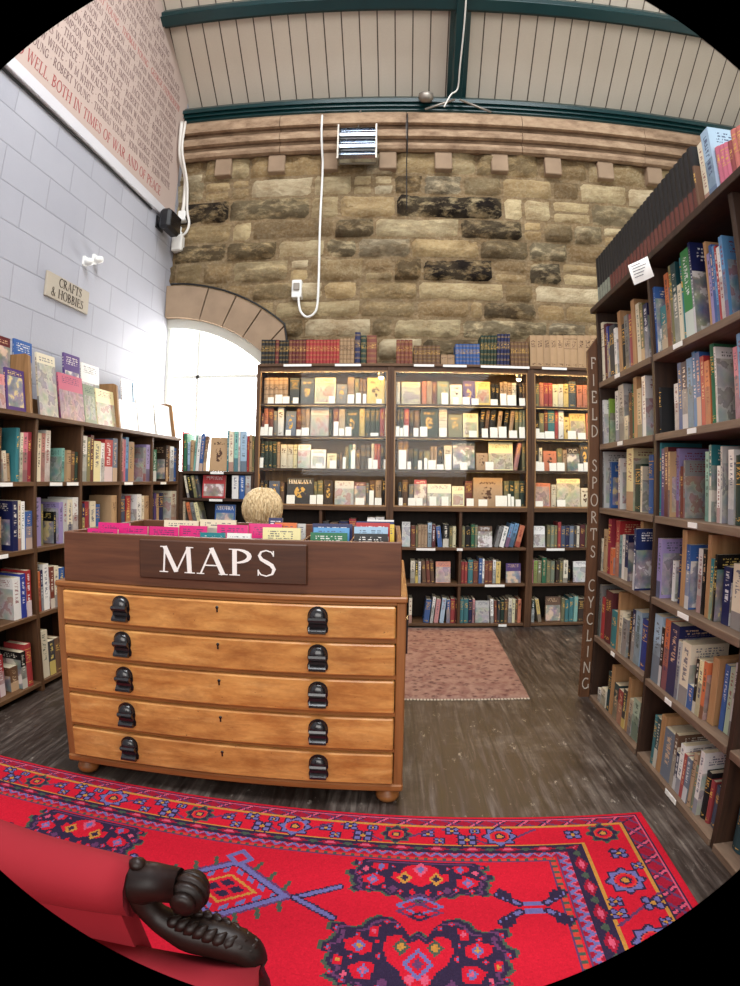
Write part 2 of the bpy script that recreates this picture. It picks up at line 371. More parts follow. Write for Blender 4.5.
# ------------------------------------------------------------------ serif lettering drawn as strokes
def arc(cx,cy,rx,ry,a0,a1,n=8): return [(cx+rx*math.cos(math.radians(a0+(a1-a0)*i/n)),cy+ry*math.sin(math.radians(a0+(a1-a0)*i/n))) for i in range(n+1)]
TK,TN,SF=0.13,0.05,0.035
def st(x,w=TK): return ([(x,0),(x,1)],w)
def sf(x,y,l=0.26): return ([(x-l/2,y+(SF/2 if y<.5 else -SF/2)),(x+l/2,y+(SF/2 if y<.5 else -SF/2))],SF)
def vw(pts,lo,hi):
    n=len(pts)-1; return (pts,[lo+(hi-lo)*math.sin(PI*i/n) for i in range(n+1)])
def seg(a,b,w): return ([a,b],w)
GL={
'A':(0.86,[seg((.1,0),(.44,1),TN),seg((.42,1),(.76,0),TK),seg((.2,.34),(.66,.34),.045),sf(.1,0,.22),sf(.76,0,.26)]),
'B':(0.72,[st(.16),vw(arc(.16,.76,.36,.225,90,-90),.04,.12),vw(arc(.16,.27,.44,.25,90,-90),.04,.13),sf(.12,0,.22),sf(.12,1,.22)]),
'C':(0.78,[vw(arc(.46,.5,.38,.48,50,310,14),.04,.13),seg((.71,.72),(.71,.95),.035),seg((.71,.06),(.71,.25),.035)]),
'D':(0.84,[st(.16),vw(arc(.16,.5,.58,.48,90,-90,12),.04,.13),sf(.12,0,.22),sf(.12,1,.22)]),
'E':(0.66,[st(.16),seg((.1,.98),(.58,.98),.04),seg((.16,.52),(.46,.52),.04),seg((.1,.02),(.6,.02),.04),seg((.57,.8),(.57,1),.04),seg((.6,0),(.6,.22),.04),seg((.46,.43),(.46,.61),.035)]),
'F':(0.62,[st(.16),seg((.1,.98),(.58,.98),.04),seg((.16,.52),(.46,.52),.04),seg((.57,.8),(.57,1),.04),seg((.46,.43),(.46,.61),.035),sf(.16,0,.3)]),
'G':(0.86,[vw(arc(.46,.5,.38,.48,50,330,14),.04,.13),seg((.74,.05),(.74,.42),.11),sf(.74,.45,.26),seg((.71,.72),(.71,.95),.035)]),
'H':(0.9,[st(.16),st(.74),seg((.16,.52),(.74,.52),.04),sf(.16,0),sf(.16,1),sf(.74,0),sf(.74,1)]),
'I':(0.36,[st(.18),sf(.18,0,.3),sf(.18,1,.3)]),
'J':(0.42,[([(.24,1),(.24,.1),(.16,-.1),(.04,-.14)],[TK,TK,.08,.04]),sf(.24,1,.3)]),
'K':(0.8,[st(.16),seg((.16,.42),(.62,1),TN),seg((.32,.58),(.7,0),TK),sf(.16,0),sf(.16,1),sf(.62,1,.24),sf(.7,0,.24)]),
'L':(0.64,[st(.16),seg((.06,.02),(.58,.02),.04),seg((.58,0),(.58,.24),.04),sf(.16,1,.3)]),
'M':(1.06,[seg((.13,0),(.17,1),TN),seg((.16,1),(.51,.03),TK),seg((.51,.03),(.87,1),TN),seg((.87,1),(.91,0),TK),sf(.13,0,.26),sf(.91,0,.3),sf(.13,1,.2),sf(.92,1,.2)]),
'N':(0.9,[seg((.14,0),(.14,1),TN),seg((.14,1),(.76,0),TK),seg((.76,0),(.76,1),TN),sf(.14,0,.24),sf(.1,1,.2),sf(.76,1,.24)]),
'O':(0.88,[vw(arc(.44,.5,.36,.49,90,270,12),.045,.13),vw(arc(.44,.5,.36,.49,90,-90,12),.045,.13)]),
'P':(0.68,[st(.16),vw(arc(.16,.73,.42,.25,90,-90,10),.04,.13),sf(.16,0,.3),sf(.1,1,.2)]),
'R':(0.8,[st(.16),vw(arc(.16,.74,.4,.24,90,-90,10),.04,.13),seg((.32,.5),(.7,0),TK),sf(.16,0,.28),sf(.1,1,.2),sf(.72,0,.16)]),
'S':(0.62,[([(.5,.8),(.44,.92),(.3,.975),(.16,.92),(.11,.78),(.17,.64),(.31,.54),(.45,.43),(.52,.28),(.47,.1),(.3,.02),(.15,.07),(.08,.2)],[.03,.04,.045,.06,.08,.11,.13,.12,.1,.07,.045,.04,.03]),seg((.5,.76),(.5,.97),.035),seg((.08,.03),(.08,.25),.035)]),
'T':(0.74,[st(.37),seg((.04,.98),(.7,.98),.04),seg((.05,.78),(.05,1),.04),seg((.69,.78),(.69,1),.04),sf(.37,0,.3)]),
'U':(0.86,[([(.16,1),(.16,.3),(.22,.1),(.4,.02),(.58,.07),(.68,.2),(.7,.4),(.7,1)],[TK,TK,.11,.06,.05,TN,TN,TN])]),
'V':(0.84,[seg((.1,1),(.43,0),TK),seg((.43,0),(.74,1),TN),sf(.1,1,.26),sf(.74,1,.22)]),
'W':(1.16,[seg((.1,1),(.36,0),TK),seg((.36,0),(.58,1),TN),seg((.58,1),(.84,0),TK),seg((.84,0),(1.06,1),TN),sf(.1,1,.24),sf(.58,1,.2),sf(1.06,1,.2)]),
'X':(0.8,[seg((.12,1),(.68,0),TK),seg((.12,0),(.68,1),TN),sf(.12,1,.22),sf(.68,0,.22)]),
'Y':(0.8,[seg((.1,1),(.4,.48),TK),seg((.4,.48),(.7,1),TN),seg((.4,0),(.4,.5),TK),sf(.1,1,.24),sf(.7,1,.22),sf(.4,0,.28)]),
'Z':(0.7,[seg((.08,.98),(.62,.98),.04),seg((.6,1),(.08,0),TK),seg((.06,.02),(.62,.02),.04)]),
'&':(0.86,[([(.8,.45),(.6,.12),(.36,.01),(.14,.12),(.12,.32),(.4,.55),(.52,.78),(.42,.96),(.28,.92),(.24,.74),(.5,.32),(.8,.02)],[.04,.05,.07,.1,.1,.06,.06,.05,.05,.09,.12,.06])]),
'.':(0.24,[seg((.08,.06),(.18,.06),.12)]),"'":(0.2,[seg((.1,.78),(.1,1),.08)]),'-':(.3,[seg((.1,.4),(.22,.4),.1)]),' ':(0.4,[])}
def letters(mb,text,h,mtx,x0=0.0,thin=None,depth=0.002,mi=0,track=0.04,widthscale=1.0,center=False):
    """adds letters in the local XZ plane (facing local -Y); returns the advance"""
    W=sum(GL[c][0]*widthscale+track for c in text)*h
    x=x0-(W/2 if center else 0)
    for c in text:
        adv,strokes=GL[c]
        for pts,w in strokes:
            n=len(pts); ws=list(w) if isinstance(w,(list,tuple)) else [w]*n
            if thin: 
                if isinstance(w,float) and w==SF: continue
                ws=[thin]*n
            Lp=[];Rp=[]
            for i,(px,pz) in enumerate(pts):
                a=pts[max(i-1,0)];b=pts[min(i+1,n-1)];dx,dz=b[0]-a[0],b[1]-a[1];l=math.hypot(dx,dz) or 1
                nx,nz=-dz/l*ws[i]/2,dx/l*ws[i]/2
                if abs(nz)<1e-6 or n>2 or abs(dz)<1e-6: pass
                Lp.append((px+nx,pz+nz));Rp.append((px-nx,pz-nz))
            vs=[]
            s_k=depth+0.00003*len(mb.f)%0.0004
            for y in (-s_k,0.0):
                for (a,b) in Lp+Rp: vs.append((x+a*h*widthscale,y,b*h))
            m=2*n;fs=[]
            for i in range(n-1):
                fs.append((i,i+1,n+i+1,n+i)); fs.append((i,m+i,m+i+1,i+1)); fs.append((n+i,n+i+1,m+n+i+1,m+n+i))
            fs.append((0,n,m+n,m)); fs.append((n-1,m+n-1,m+2*n-1,2*n-1))
            mb.add(vs,fs,mi,mtx)
        x+=(adv*widthscale+track)*h
    return x-x0
BOOKS = [
('right 1 far','R',1.8,'''-0.0098 0.057 0.3377 0.012 cream c|0.048 0.0543 0.3157 0.012 maroon c|0.1031 0.0261 0.2914 0.012 royal_blue j|0.13 0.0875 0.2812 0.012 dark_grey c|0.2183 0.0309 0.2518 0.012 white j|0.25 0.0406 0.3351 0.024 wood d|0.2915 0.0495 0.2512 0.024 black c|0.3418 0.0495 0.2848 0.024 grey j|0.392 0.0479 0.2765 0.024 dusty_red c|0.4407 0.059 0.3372 0.024 wood d|0.5005 0.0432 0.2989 0.024 cream j|0.5446 0.0393 0.2856 0.024 olive j|0.5847 0.0503 0.2709 0.026 navy_blue j'''),
('right 1 near','R',1.8,'''0.6991 0.0094 0.3046 0.012 blue j|0.7093 0.038 0.1205 0.022 pale_blue j|0.7481 0.0261 0.1108 0.026 white j|0.775 0.0568 0.2029 0.026 teal j|0.8326 0.0368 0.3329 0.026 orange j|0.8701 0.0331 0.3548 0.026 olive c|0.904 0.0452 0.3519 0.026 dark_teal j|0.95 0.0311 0.2454 0.026 cream j|0.9819 0.0205 0.3508 0.026 teal c|1.003 0.0693 0.3672 0.026 bright_green j|1.073 0.0167 0.3819 0.026 navy_blue j|1.187 0.017 0.3385 0.03 wood d|1.205 0.0201 0.2832 0.03 lilac j|1.226 0.0198 0.3087 0.03 blue j|1.247 0.0144 0.2976 0.03 light_blue j|1.262 0.0142 0.2916 0.03 red j|1.277 0.0229 0.2801 0.03 white j|1.3 0.0243 0.3115 0.03 light_blue j'''),
('right 2 far','R',1.455,'''-0.0335 0.0404 0.2451 0.012 white j|0.0077 0.0345 0.2494 0.04 lime_green j|0.1169 0.0474 0.2787 0.045 white j|0.1659 0.0784 0.312 0.045 pale_grey j|0.2474 0.0511 0.1299 0.045 cream j|0.3 0.0466 0.24 0.045 brown c|0.348 0.0284 0.2767 0.045 green c|0.413 0.0438 0.3193 0.03 wood d|0.4575 0.0522 0.2375 0.03 beige j|0.5105 0.0411 0.2889 0.034 white j'''),
('right 2 near','R',1.455,'''0.7043 0.018 0.1996 0.012 black c|0.723 0.0182 0.1967 0.012 olive c|0.742 0.0142 0.2071 0.012 white j|0.8295 0.0386 0.2023 0.045 white j|0.8693 0.0321 0.2826 0.045 blue j|0.9024 0.045 0.2787 0.045 navy_blue j|0.9506 0.0475 0.2841 0.045 light_blue j|1.001 0.025 0.3007 0.045 bright_blue j|1.027 0.0342 0.2927 0.045 blue j|1.063 0.0304 0.2709 0.045 red j|1.095 0.0369 0.2458 0.045 orange j|1.134 0.0331 0.3372 0.045 green c|1.172 0.0131 0.2849 0.045 white j|1.304 0.0279 0.2537 0.045 pink j|1.333 0.0361 0.2937 0.045 light_blue j|1.371 0.035 0.264 0.045 cream j'''),
('right 3 far','R',1.105,'''-0.0992 0.0344 0.3086 0.012 pale_grey j|0.0235 0.0278 0.2517 0.045 blue j|0.158 0.024 0.2676 0.045 white j|0.2746 0.0917 0.3155 0.045 pale_yellow j|0.3762 0.078 0.2305 0.045 dark_green c|0.4582 0.0224 0.218 0.045 cream j|0.5422 0.0518 0.2686 0.045 blue c'''),
('right 3 near','R',1.105,'''0.7261 0.0326 0.3269 0.012 teal c|0.7595 0.0292 0.2858 0.014 purple j|0.7895 0.0362 0.2894 0.014 maroon j|0.8264 0.0167 0.2697 0.014 tan j|0.8439 0.0246 0.2819 0.044 lilac j|0.8693 0.0279 0.2086 0.044 red_brown c|0.9061 0.014 0.2322 0.045 grey j|1.086 0.0269 0.2581 0.045 mint_green j|1.114 0.0191 0.2815 0.045 teal j|1.174 0.0225 0.2039 0.045 white j|1.198 0.0128 0.2723 0.045 pale_grey j|1.252 0.0362 0.2567 0.045 white j|1.292 0.0403 0.2362 0.045 dark_green c|1.335 0.0337 0.2425 0.045 brown j|1.37 0.0419 0.2529 0.045 navy_blue j'''),
('right 4 far','R',0.755,'''-0.0155 0.0371 0.1797 0.012 cream j|0.0224 0.0639 0.2342 0.012 tan c|0.0871 0.0457 0.2951 0.014 crimson c|0.1336 0.0372 0.1424 0.018 orange j|0.1716 0.0577 0.2921 0.032 red j|0.2301 0.0401 0.2207 0.032 pale_teal j|0.271 0.0375 0.2273 0.032 white j|0.3093 0.044 0.2308 0.032 navy_blue j|0.4213 0.029 0.1779 0.045 olive c|0.5014 0.0357 0.3121 0.03 wood d|0.5379 0.0341 0.1889 0.03 dark_green c|0.5728 0.0249 0.2823 0.032 dark_blue j'''),
('right 4 near','R',0.755,'''0.7448 0.0395 0.254 0.012 lilac j|0.83 0.0235 0.1687 0.045 white j|0.879 0.0251 0.2252 0.045 dark_blue c|0.9357 0.041 0.3073 0.03 wood d|0.9775 0.0355 0.2525 0.03 blue j|1.05 0.034 0.2445 0.045 white j|1.085 0.0257 0.2459 0.045 black j|1.143 0.0288 0.307 0.03 wood d|1.173 0.0184 0.2221 0.03 teal j|1.192 0.0092 0.2173 0.03 olive c|1.202 0.015 0.2402 0.03 black j|1.241 0.0512 0.2043 0.045 navy_blue j|1.304 0.0615 0.2224 0.045 cream j|1.368 0.0502 0.2398 0.045 grey j'''),
('right 5 far','R',0.386,'''0.0059 0.0341 0.2906 0.012 grey j|0.0408 0.0534 0.2286 0.012 red c|0.095 0.1075 0.2787 0.012 maroon c|0.2033 0.0903 0.1933 0.012 teal c|0.2944 0.0301 0.3057 0.014 wood d|0.3253 0.0406 0.2151 0.014 cream j|0.3667 0.0654 0.1881 0.016 grey j|0.4329 0.0337 0.2338 0.024 dark_brown c|0.4674 0.0397 0.254 0.026 navy_blue j|0.5079 0.0703 0.258 0.026 pale_blue j|0.5791 0.0744 0.2353 0.026 royal_blue c'''),
('right 5 near','R',0.386,'''0.7543 0.0758 0.2971 0.012 pale_blue j|0.831 0.0261 0.2563 0.012 black j|0.8579 0.0499 0.2993 0.014 orange j|0.9086 0.0795 0.2963 0.014 navy_blue j|0.9889 0.0258 0.2376 0.014 pale_grey j|1.016 0.0729 0.2475 0.018 cream j|1.089 0.0465 0.095 0.02 blue j|1.137 0.023 0.2116 0.02 black j|1.16 0.034 0.2133 0.02 pale_yellow j|1.195 0.0287 0.2185 0.02 orange j|1.238 0.0644 0.2493 0.03 wood d|1.303 0.0296 0.2393 0.044 blue j|1.337 0.0289 0.2395 0.045 pale_green j|1.367 0.0176 0.2637 0.045 pale_grey j|1.387 0.0287 0.1902 0.045 tan c|1.434 0.0439 0.2839 0.045 navy_blue j|1.48 0.044 0.2882 0.045 white j'''),
('right 6 far','R',0.03,'''0.0866 0.0479 0.0756 0.012 white j|0.1352 0.0741 0.0965 0.014 cream j|0.2101 0.049 0.2152 0.016 dark_teal c|0.2599 0.0581 0.2655 0.018 wood d|0.3189 0.0616 0.1876 0.018 dark_teal j|0.3813 0.066 0.1767 0.018 red j|0.448 0.0444 0.2011 0.018 dark_grey j|0.4932 0.0348 0.2777 0.02 wood d|0.5288 0.0422 0.1817 0.02 beige j|0.5718 0.0775 0.2007 0.024 pale_green j|0.6501 0.0346 0.2384 0.028 red_brown c|0.6855 0.1107 0.1614 0.03 black c'''),
('right 6 near','R',0.03,'''0.8334 0.0396 0.2208 0.012 teal c|0.8739 0.0338 0.2248 0.012 dark_teal j|0.9085 0.0428 0.2556 0.012 wood d|0.9521 0.0912 0.2162 0.014 grey_blue j|1.044 0.0318 0.2281 0.014 brown j|1.077 0.0258 0.1596 0.014 navy_blue j|1.103 0.0357 0.2115 0.014 white j|1.14 0.0264 0.1858 0.014 red j|1.167 0.0357 0.1834 0.014 grey_blue j|1.204 0.0284 0.2199 0.014 tan c|1.233 0.0278 0.1777 0.014 sage_green c|1.261 0.0303 0.2546 0.014 white j|1.292 0.0344 0.1876 0.028 black c|1.328 0.0275 0.1687 0.03 red c|1.356 0.0588 0.1608 0.038 slate_blue c|1.415 0.0509 0.1888 0.04 slate_blue c|1.504 0.0553 0.1566 0.045 dark_teal c'''),
('right top','R',2.235,'''-0.0178 0.0428 0.295 0.012 black VG|0.025 0.0428 0.295 0.012 black VG|0.0678 0.0428 0.295 0.012 black VG|0.1105 0.0428 0.295 0.012 black VG|0.1533 0.0428 0.295 0.012 black VG|0.1961 0.0428 0.295 0.012 black V|0.2388 0.0428 0.295 0.012 black V|0.2816 0.0428 0.295 0.012 black V|0.3244 0.0428 0.295 0.012 black V|0.3671 0.0428 0.295 0.012 black V|0.4099 0.0428 0.295 0.012 black V|0.4527 0.0428 0.295 0.012 black V|0.4954 0.0428 0.295 0.012 black V|0.5382 0.0428 0.295 0.012 black V|0.581 0.0428 0.295 0.012 black V|0.6237 0.0428 0.295 0.012 black V|0.6665 0.0428 0.295 0.012 black V|0.7093 0.0428 0.295 0.012 black V|0.752 0.0428 0.295 0.012 black V|0.7948 0.0428 0.295 0.012 black V|0.8375 0.0428 0.295 0.012 black V|0.8803 0.0428 0.295 0.012 black V|0.9231 0.0428 0.295 0.012 black V|0.9658 0.0428 0.295 0.012 black V|1.009 0.0428 0.295 0.012 black V|1.051 0.0428 0.295 0.012 black V|1.094 0.0428 0.295 0.012 black V|1.137 0.0428 0.295 0.012 black V|1.18 0.0428 0.295 0.012 black V|1.222 0.0202 0.1968 0.004 brown c|1.243 0.0359 0.2845 0.032 cream j|1.28 0.0577 0.3119 0.032 pale_blue j|1.339 0.0296 0.2147 0.042 pink c|1.369 0.0276 0.205 0.042 pink c|1.397 0.0288 0.1963 0.042 pink c|1.427 0.0282 0.1866 0.042 dusty_red c|1.456 0.031 0.2147 0.042 salmon c|1.488 0.0336 0.2055 0.042 salmon c'''),
('left 2 near','L',1.208,'''-0.3591 0.0414 0.2572 0.045 white j|-0.3156 0.0402 0.2818 0.045 brown c|-0.2733 0.0302 0.1622 0.045 cream j -14|-0.2409 0.0307 0.1493 0.045 tan c -14|-0.1902 0.0308 0.2907 0.016 teal c|-0.1586 0.021 0.2666 0.014 cream j|-0.1369 0.0387 0.2695 0.014 pink j|-0.0974 0.0368 0.2746 0.012 crimson c'''),
('left 2 second','L',1.208,'''-0.0091 0.0358 0.277 0.045 tan j|0.0279 0.0339 0.2804 0.045 cream j|0.0643 0.0358 0.2809 0.045 rose j|0.1014 0.0483 0.3006 0.045 white j|0.2639 0.0269 0.2037 0.042 mint_green j|0.2916 0.0424 0.1932 0.016 tan c|0.3348 0.0344 0.1865 0.014 brown c|0.37 0.0327 0.1855 0.012 dark_green c'''),
('left 2 third','L',1.208,'''0.4382 0.0736 0.2939 0.024 white j|0.5126 0.0373 0.2877 0.022 olive j|0.5507 0.0382 0.3038 0.022 maroon j|0.5897 0.0811 0.2687 0.02 pale_yellow j|0.6716 0.0422 0.2604 0.016 white j|0.7146 0.102 0.2873 0.014 red j|0.8174 0.0623 0.301 0.012 grey_blue j'''),
('left 2 fourth','L',1.208,'''0.9421 0.0343 0.298 0.045 red_brown c|0.9783 0.0446 0.3109 0.045 rose j|1.025 0.0256 0.3078 0.045 pink j|1.052 0.04 0.3257 0.045 light_blue j|1.098 0.0822 0.296 0.045 tan j|1.27 0.044 0.2621 0.014 grey j|1.315 0.0586 0.2866 0.012 lilac j'''),
('left 2 far','L',1.208,'''1.445 0.0421 0.2824 0.045 white j|1.492 0.0622 0.2585 0.045 green j|1.667 0.0404 0.3005 0.014 dark_brown j|1.708 0.041 0.3029 0.014 brown c|1.75 0.0698 0.2976 0.014 white j|1.82 0.0685 0.2873 0.012 blue c'''),
('left 3 near','L',0.835,'''-0.3824 0.0308 0.2886 0.045 grey j|-0.3464 0.0366 0.2735 0.045 red j|-0.3045 0.0267 0.1872 0.045 tan j|-0.2133 0.0454 0.27 0.02 navy_blue j|-0.1671 0.0244 0.2707 0.02 cream j|-0.1419 0.0293 0.2647 0.018 white j|-0.1118 0.0572 0.2103 0.012 blue j'''),
('left 3 second','L',0.835,'''-0.0115 0.0776 0.2816 0.045 lilac j|0.0687 0.0257 0.2415 0.045 olive c|0.1856 0.0243 0.1928 0.042 black j|0.2106 0.0381 0.249 0.018 lilac j|0.2495 0.0417 0.2642 0.016 pale_grey j|0.292 0.0514 0.2627 0.014 cream j|0.3442 0.0639 0.2737 0.012 white j'''),
('left 3 third','L',0.835,'''0.4604 0.034 0.2094 0.045 cream c|0.4976 0.0283 0.2301 0.045 navy_blue j|0.529 0.0545 0.2413 0.045 crimson c|0.5868 0.0693 0.2417 0.045 cream j|0.6628 0.0562 0.2184 0.045 blue c|0.8163 0.0736 0.275 0.012 tan c'''),
('left 3 fourth','L',0.835,'''0.9488 0.1129 0.2681 0.045 slate_blue c|1.066 0.0689 0.2663 0.045 red j|1.177 0.0747 0.2744 0.016 white j|1.252 0.0393 0.2631 0.014 cream j|1.292 0.0854 0.261 0.012 tan c'''),
('left 3 far','L',0.835,'''1.447 0.0828 0.2784 0.045 navy_blue c|1.535 0.0364 0.2776 0.045 purple c|1.576 0.0419 0.271 0.045 tan c|1.623 0.0732 0.275 0.045 navy_blue c|1.772 0.1086 0.2894 0.012 cream j'''),
('left 4 near','L',0.458,'''-0.225 0.0622 0.2309 0.02 white j|-0.162 0.0416 0.2448 0.016 royal_blue j|-0.1196 0.0406 0.2591 0.012 red j'''),
('left 4 second','L',0.458,'''-0.0358 0.0442 0.2537 0.032 black j|0.0091 0.0208 0.2344 0.03 orange j|0.0307 0.021 0.2398 0.028 navy_blue j|0.0525 0.0524 0.2704 0.026 white j|0.1057 0.0389 0.2489 0.016 red_brown j|0.1454 0.0426 0.2475 0.014 cream j|0.1889 0.0561 0.2313 0.012 blue j'''),
('left 5 near','L',0.06,'''-0.3951 0.0321 0.2391 0.045 blue j|-0.3583 0.0445 0.2297 0.045 red j|-0.2694 0.0663 0.1387 0.042 brown j|-0.2023 0.045 0.2117 0.016 black j|-0.1565 0.052 0.2437 0.012 red c'''),
('left 5 second','L',0.06,'''-0.0624 0.0509 0.3075 0.022 beige j|-0.0107 0.0679 0.2831 0.02 cream j|0.058 0.0585 0.2082 0.016 dark_grey j|0.1173 0.0592 0.2112 0.012 brown c'''),
('corner 1','B',1.3,'''-1.888 0.0383 0.3458 0.02 red c -10|-1.846 0.0318 0.3278 0.02 green c -12|-1.804 0.0228 0.2507 0.02 pale_blue j -8|-1.779 0.0303 0.2685 0.02 tan c|-1.748 0.0156 0.3158 0.02 mint_green j 22|-1.728 0.0301 0.3158 0.02 white j 22|-1.696 0.0325 0.3276 0.02 blue j 22|-1.658 0.0299 0.3039 0.02 brown j 22|-1.604 0.1598 0.2981 0.02 tan F|-1.44 0.0134 0.3567 0.02 teal j|-1.424 0.0413 0.3508 0.02 cream j|-1.376 0.0339 0.3508 0.02 mint_green j|-1.339 0.0145 0.3508 0.02 white j|-1.32 0.0553 0.3508 0.02 pale_blue j|-1.262 0.0168 0.3043 0.02 red c|-1.243 0.0239 0.316 0.02 tan c|-1.217 0.0191 0.3102 0.02 olive c'''),
('corner 2','B',1.065,'''-1.884 0.0281 0.2366 0.02 dark_brown c|-1.853 0.0331 0.2369 0.02 cream j -18|-1.818 0.0405 0.2315 0.02 black j -18|-1.775 0.0302 0.2319 0.02 olive j -18|-1.742 0.0326 0.2088 0.02 dark_grey c -12|-1.664 0.2085 0.2518 0.02 red P|-1.391 0.0569 0.2598 0.02 white j|-1.326 0.0481 0.2547 0.02 blue j|-1.271 0.0551 0.238 0.02 pale_grey j'''),
('corner 3','B',0.82,'''-1.905 0.0397 0.2266 0.02 rose j|-1.862 0.0433 0.2275 0.02 beige j|-1.815 0.0342 0.2226 0.02 orange j -12|-1.776 0.0328 0.2175 0.02 grey j -12|-1.741 0.0327 0.2183 0.02 pale_yellow j -24|-1.549 0.1833 0.1914 0.02 blue P'''),
('top A','B',2.225,'''-1.161 0.0307 0.2209 0.015 black l|-1.129 0.0287 0.2203 0.015 black l|-1.098 0.0287 0.2196 0.015 black l|-1.068 0.0286 0.219 0.015 black l|-1.035 0.0304 0.2184 0.015 dark_red l|-1.001 0.0266 0.212 0.015 black l|-0.9725 0.0265 0.2115 0.015 black l|-0.9441 0.0246 0.2111 0.015 black l|-0.9158 0.0264 0.2145 0.015 red_brown l|-0.8875 0.0283 0.214 0.015 dark_red l|-0.8573 0.0282 0.2136 0.015 dark_red l|-0.8272 0.0263 0.2132 0.015 red_brown l|-0.7991 0.0281 0.2128 0.015 dark_red l|-0.7672 0.0281 0.2143 0.015 red l|-0.7373 0.028 0.2139 0.015 red l|-0.7074 0.028 0.2136 0.015 red l|-0.6776 0.0279 0.2133 0.015 red l|-0.6478 0.026 0.213 0.015 red l|-0.6199 0.0279 0.2128 0.015 red l|-0.5902 0.0278 0.2125 0.015 red l|-0.5605 0.0259 0.2123 0.015 red l|-0.5328 0.0259 0.2121 0.015 red l|-0.505 0.0259 0.2139 0.015 red l|-0.4773 0.0295 0.2214 0.015 tan l|-0.4459 0.0295 0.2212 0.015 tan l|-0.4146 0.0295 0.2211 0.015 tan l|-0.3832 0.0313 0.221 0.015 tan l|-0.3464 0.046 0.2782 0.015 navy_blue l|-0.2949 0.0459 0.2495 0.015 dark_green l|-0.2435 0.0807 0.2495 0.015 red_brown l'''),
('top B','B',2.225,'''0.0066 0.0329 0.2124 0.015 red_brown l|0.0413 0.0329 0.2127 0.015 red_brown l|0.0761 0.0329 0.213 0.015 red_brown l|0.1108 0.0329 0.2134 0.015 red_brown l|0.1548 0.0348 0.1627 0.015 brown l|0.1914 0.0366 0.1631 0.015 brown l|0.2298 0.0348 0.1636 0.015 brown l|0.2665 0.0367 0.1641 0.015 brown l|0.3049 0.0349 0.1647 0.015 brown l|0.3416 0.0367 0.1652 0.015 brown l|0.3857 0.0551 0.0869 0.015 tan l|0.4427 0.0589 0.0879 0.015 tan l|0.5108 0.0295 0.1815 0.015 blue l|0.5421 0.0277 0.1821 0.015 blue l|0.5717 0.0277 0.1827 0.015 blue l|0.6013 0.0277 0.1833 0.015 blue l|0.6309 0.0278 0.184 0.015 blue l|0.6605 0.0278 0.1847 0.015 blue l|0.6902 0.0279 0.1854 0.015 blue l|0.7217 0.0279 0.2624 0.015 dark_green l 5|0.7515 0.0279 0.2632 0.015 dark_green l 5|0.7813 0.028 0.264 0.015 dark_green l 5|0.8111 0.0261 0.2648 0.015 dark_green l 5|0.8391 0.0224 0.2655 0.015 dark_green l 5|0.8653 0.0281 0.2798 0.015 navy_blue l 6|0.8953 0.0281 0.2807 0.015 navy_blue l 6|0.9253 0.0263 0.2816 0.015 navy_blue l 6|0.9535 0.0226 0.2824 0.015 navy_blue l 6|0.9874 0.0302 0.2128 0.015 brown l|1.02 0.0303 0.2138 0.015 brown l|1.052 0.0303 0.2149 0.015 brown l|1.084 0.0304 0.2159 0.015 brown l|1.116 0.0305 0.2171 0.015 brown l'''),
('top C','B',2.225,'''1.159 0.0573 0.2767 0.015 tan c|1.218 0.0595 0.279 0.015 tan c|1.28 0.0598 0.2814 0.015 tan c|1.341 0.0582 0.2838 0.015 tan c|1.401 0.0604 0.2864 0.015 tan c|1.464 0.0608 0.2891 0.015 tan c|1.526 0.0591 0.2919 0.015 tan c|1.588 0.0615 0.2948 0.015 tan c|1.651 0.0619 0.2978 0.015 tan c|1.715 0.0623 0.301 0.015 tan c|1.781 0.0627 0.2945 0.015 tan c'''),
('case A 1','B',1.885,'''-1.134 0.0403 0.2435 0.06 tan l|-1.092 0.0402 0.243 0.06 tan l|-1.05 0.0401 0.2425 0.06 tan l|-1.008 0.04 0.2421 0.06 tan l|-0.9656 0.0399 0.236 0.06 tan l|-0.9049 0.0793 0.2278 0.06 slate_grey c|-0.8118 0.116 0.2245 0.045 slate_grey F|-0.6865 0.1764 0.2333 0.045 pale_yellow P|-0.5046 0.0942 0.1713 0.045 grey F|-0.4062 0.0554 0.2396 0.06 tan l|-0.3452 0.035 0.2209 0.06 olive c|-0.3046 0.0258 0.221 0.06 brown l|-0.2751 0.0276 0.2155 0.06 brown l|-0.2412 0.1503 0.2469 0.045 yellow F|-0.0857 0.0257 0.2033 0.06 cream c'''),
('case A 2','B',1.61,'''-1.161 0.0307 0.1968 0.06 red_brown c|-1.127 0.0344 0.2437 0.06 orange c|-1.088 0.042 0.2718 0.06 red_brown c|-1.043 0.0323 0.2152 0.06 grey c|-1.006 0.0512 0.2658 0.06 white c|-0.9373 0.0902 0.2132 0.045 grey_blue F|-0.8422 0.0375 0.243 0.06 red_brown l|-0.801 0.0337 0.2393 0.06 brown l|-0.7635 0.0336 0.2393 0.06 tan l|-0.7183 0.1538 0.2505 0.045 pale_grey P|-0.5626 0.0222 0.234 0.06 dark_green c|-0.5256 0.0462 0.2583 0.06 red_brown c|-0.4738 0.0479 0.2343 0.06 beige c|-0.4191 0.1155 0.2329 0.045 dark_green F|-0.3008 0.0422 0.2407 0.06 yellow c|-0.255 0.044 0.241 0.06 dark_green c|-0.2055 0.0348 0.2413 0.06 dark_green c|-0.1652 0.0348 0.2416 0.06 dark_green c|-0.1267 0.0384 0.2734 0.06 red c|-0.0846 0.0238 0.2459 0.06 cream c'''),
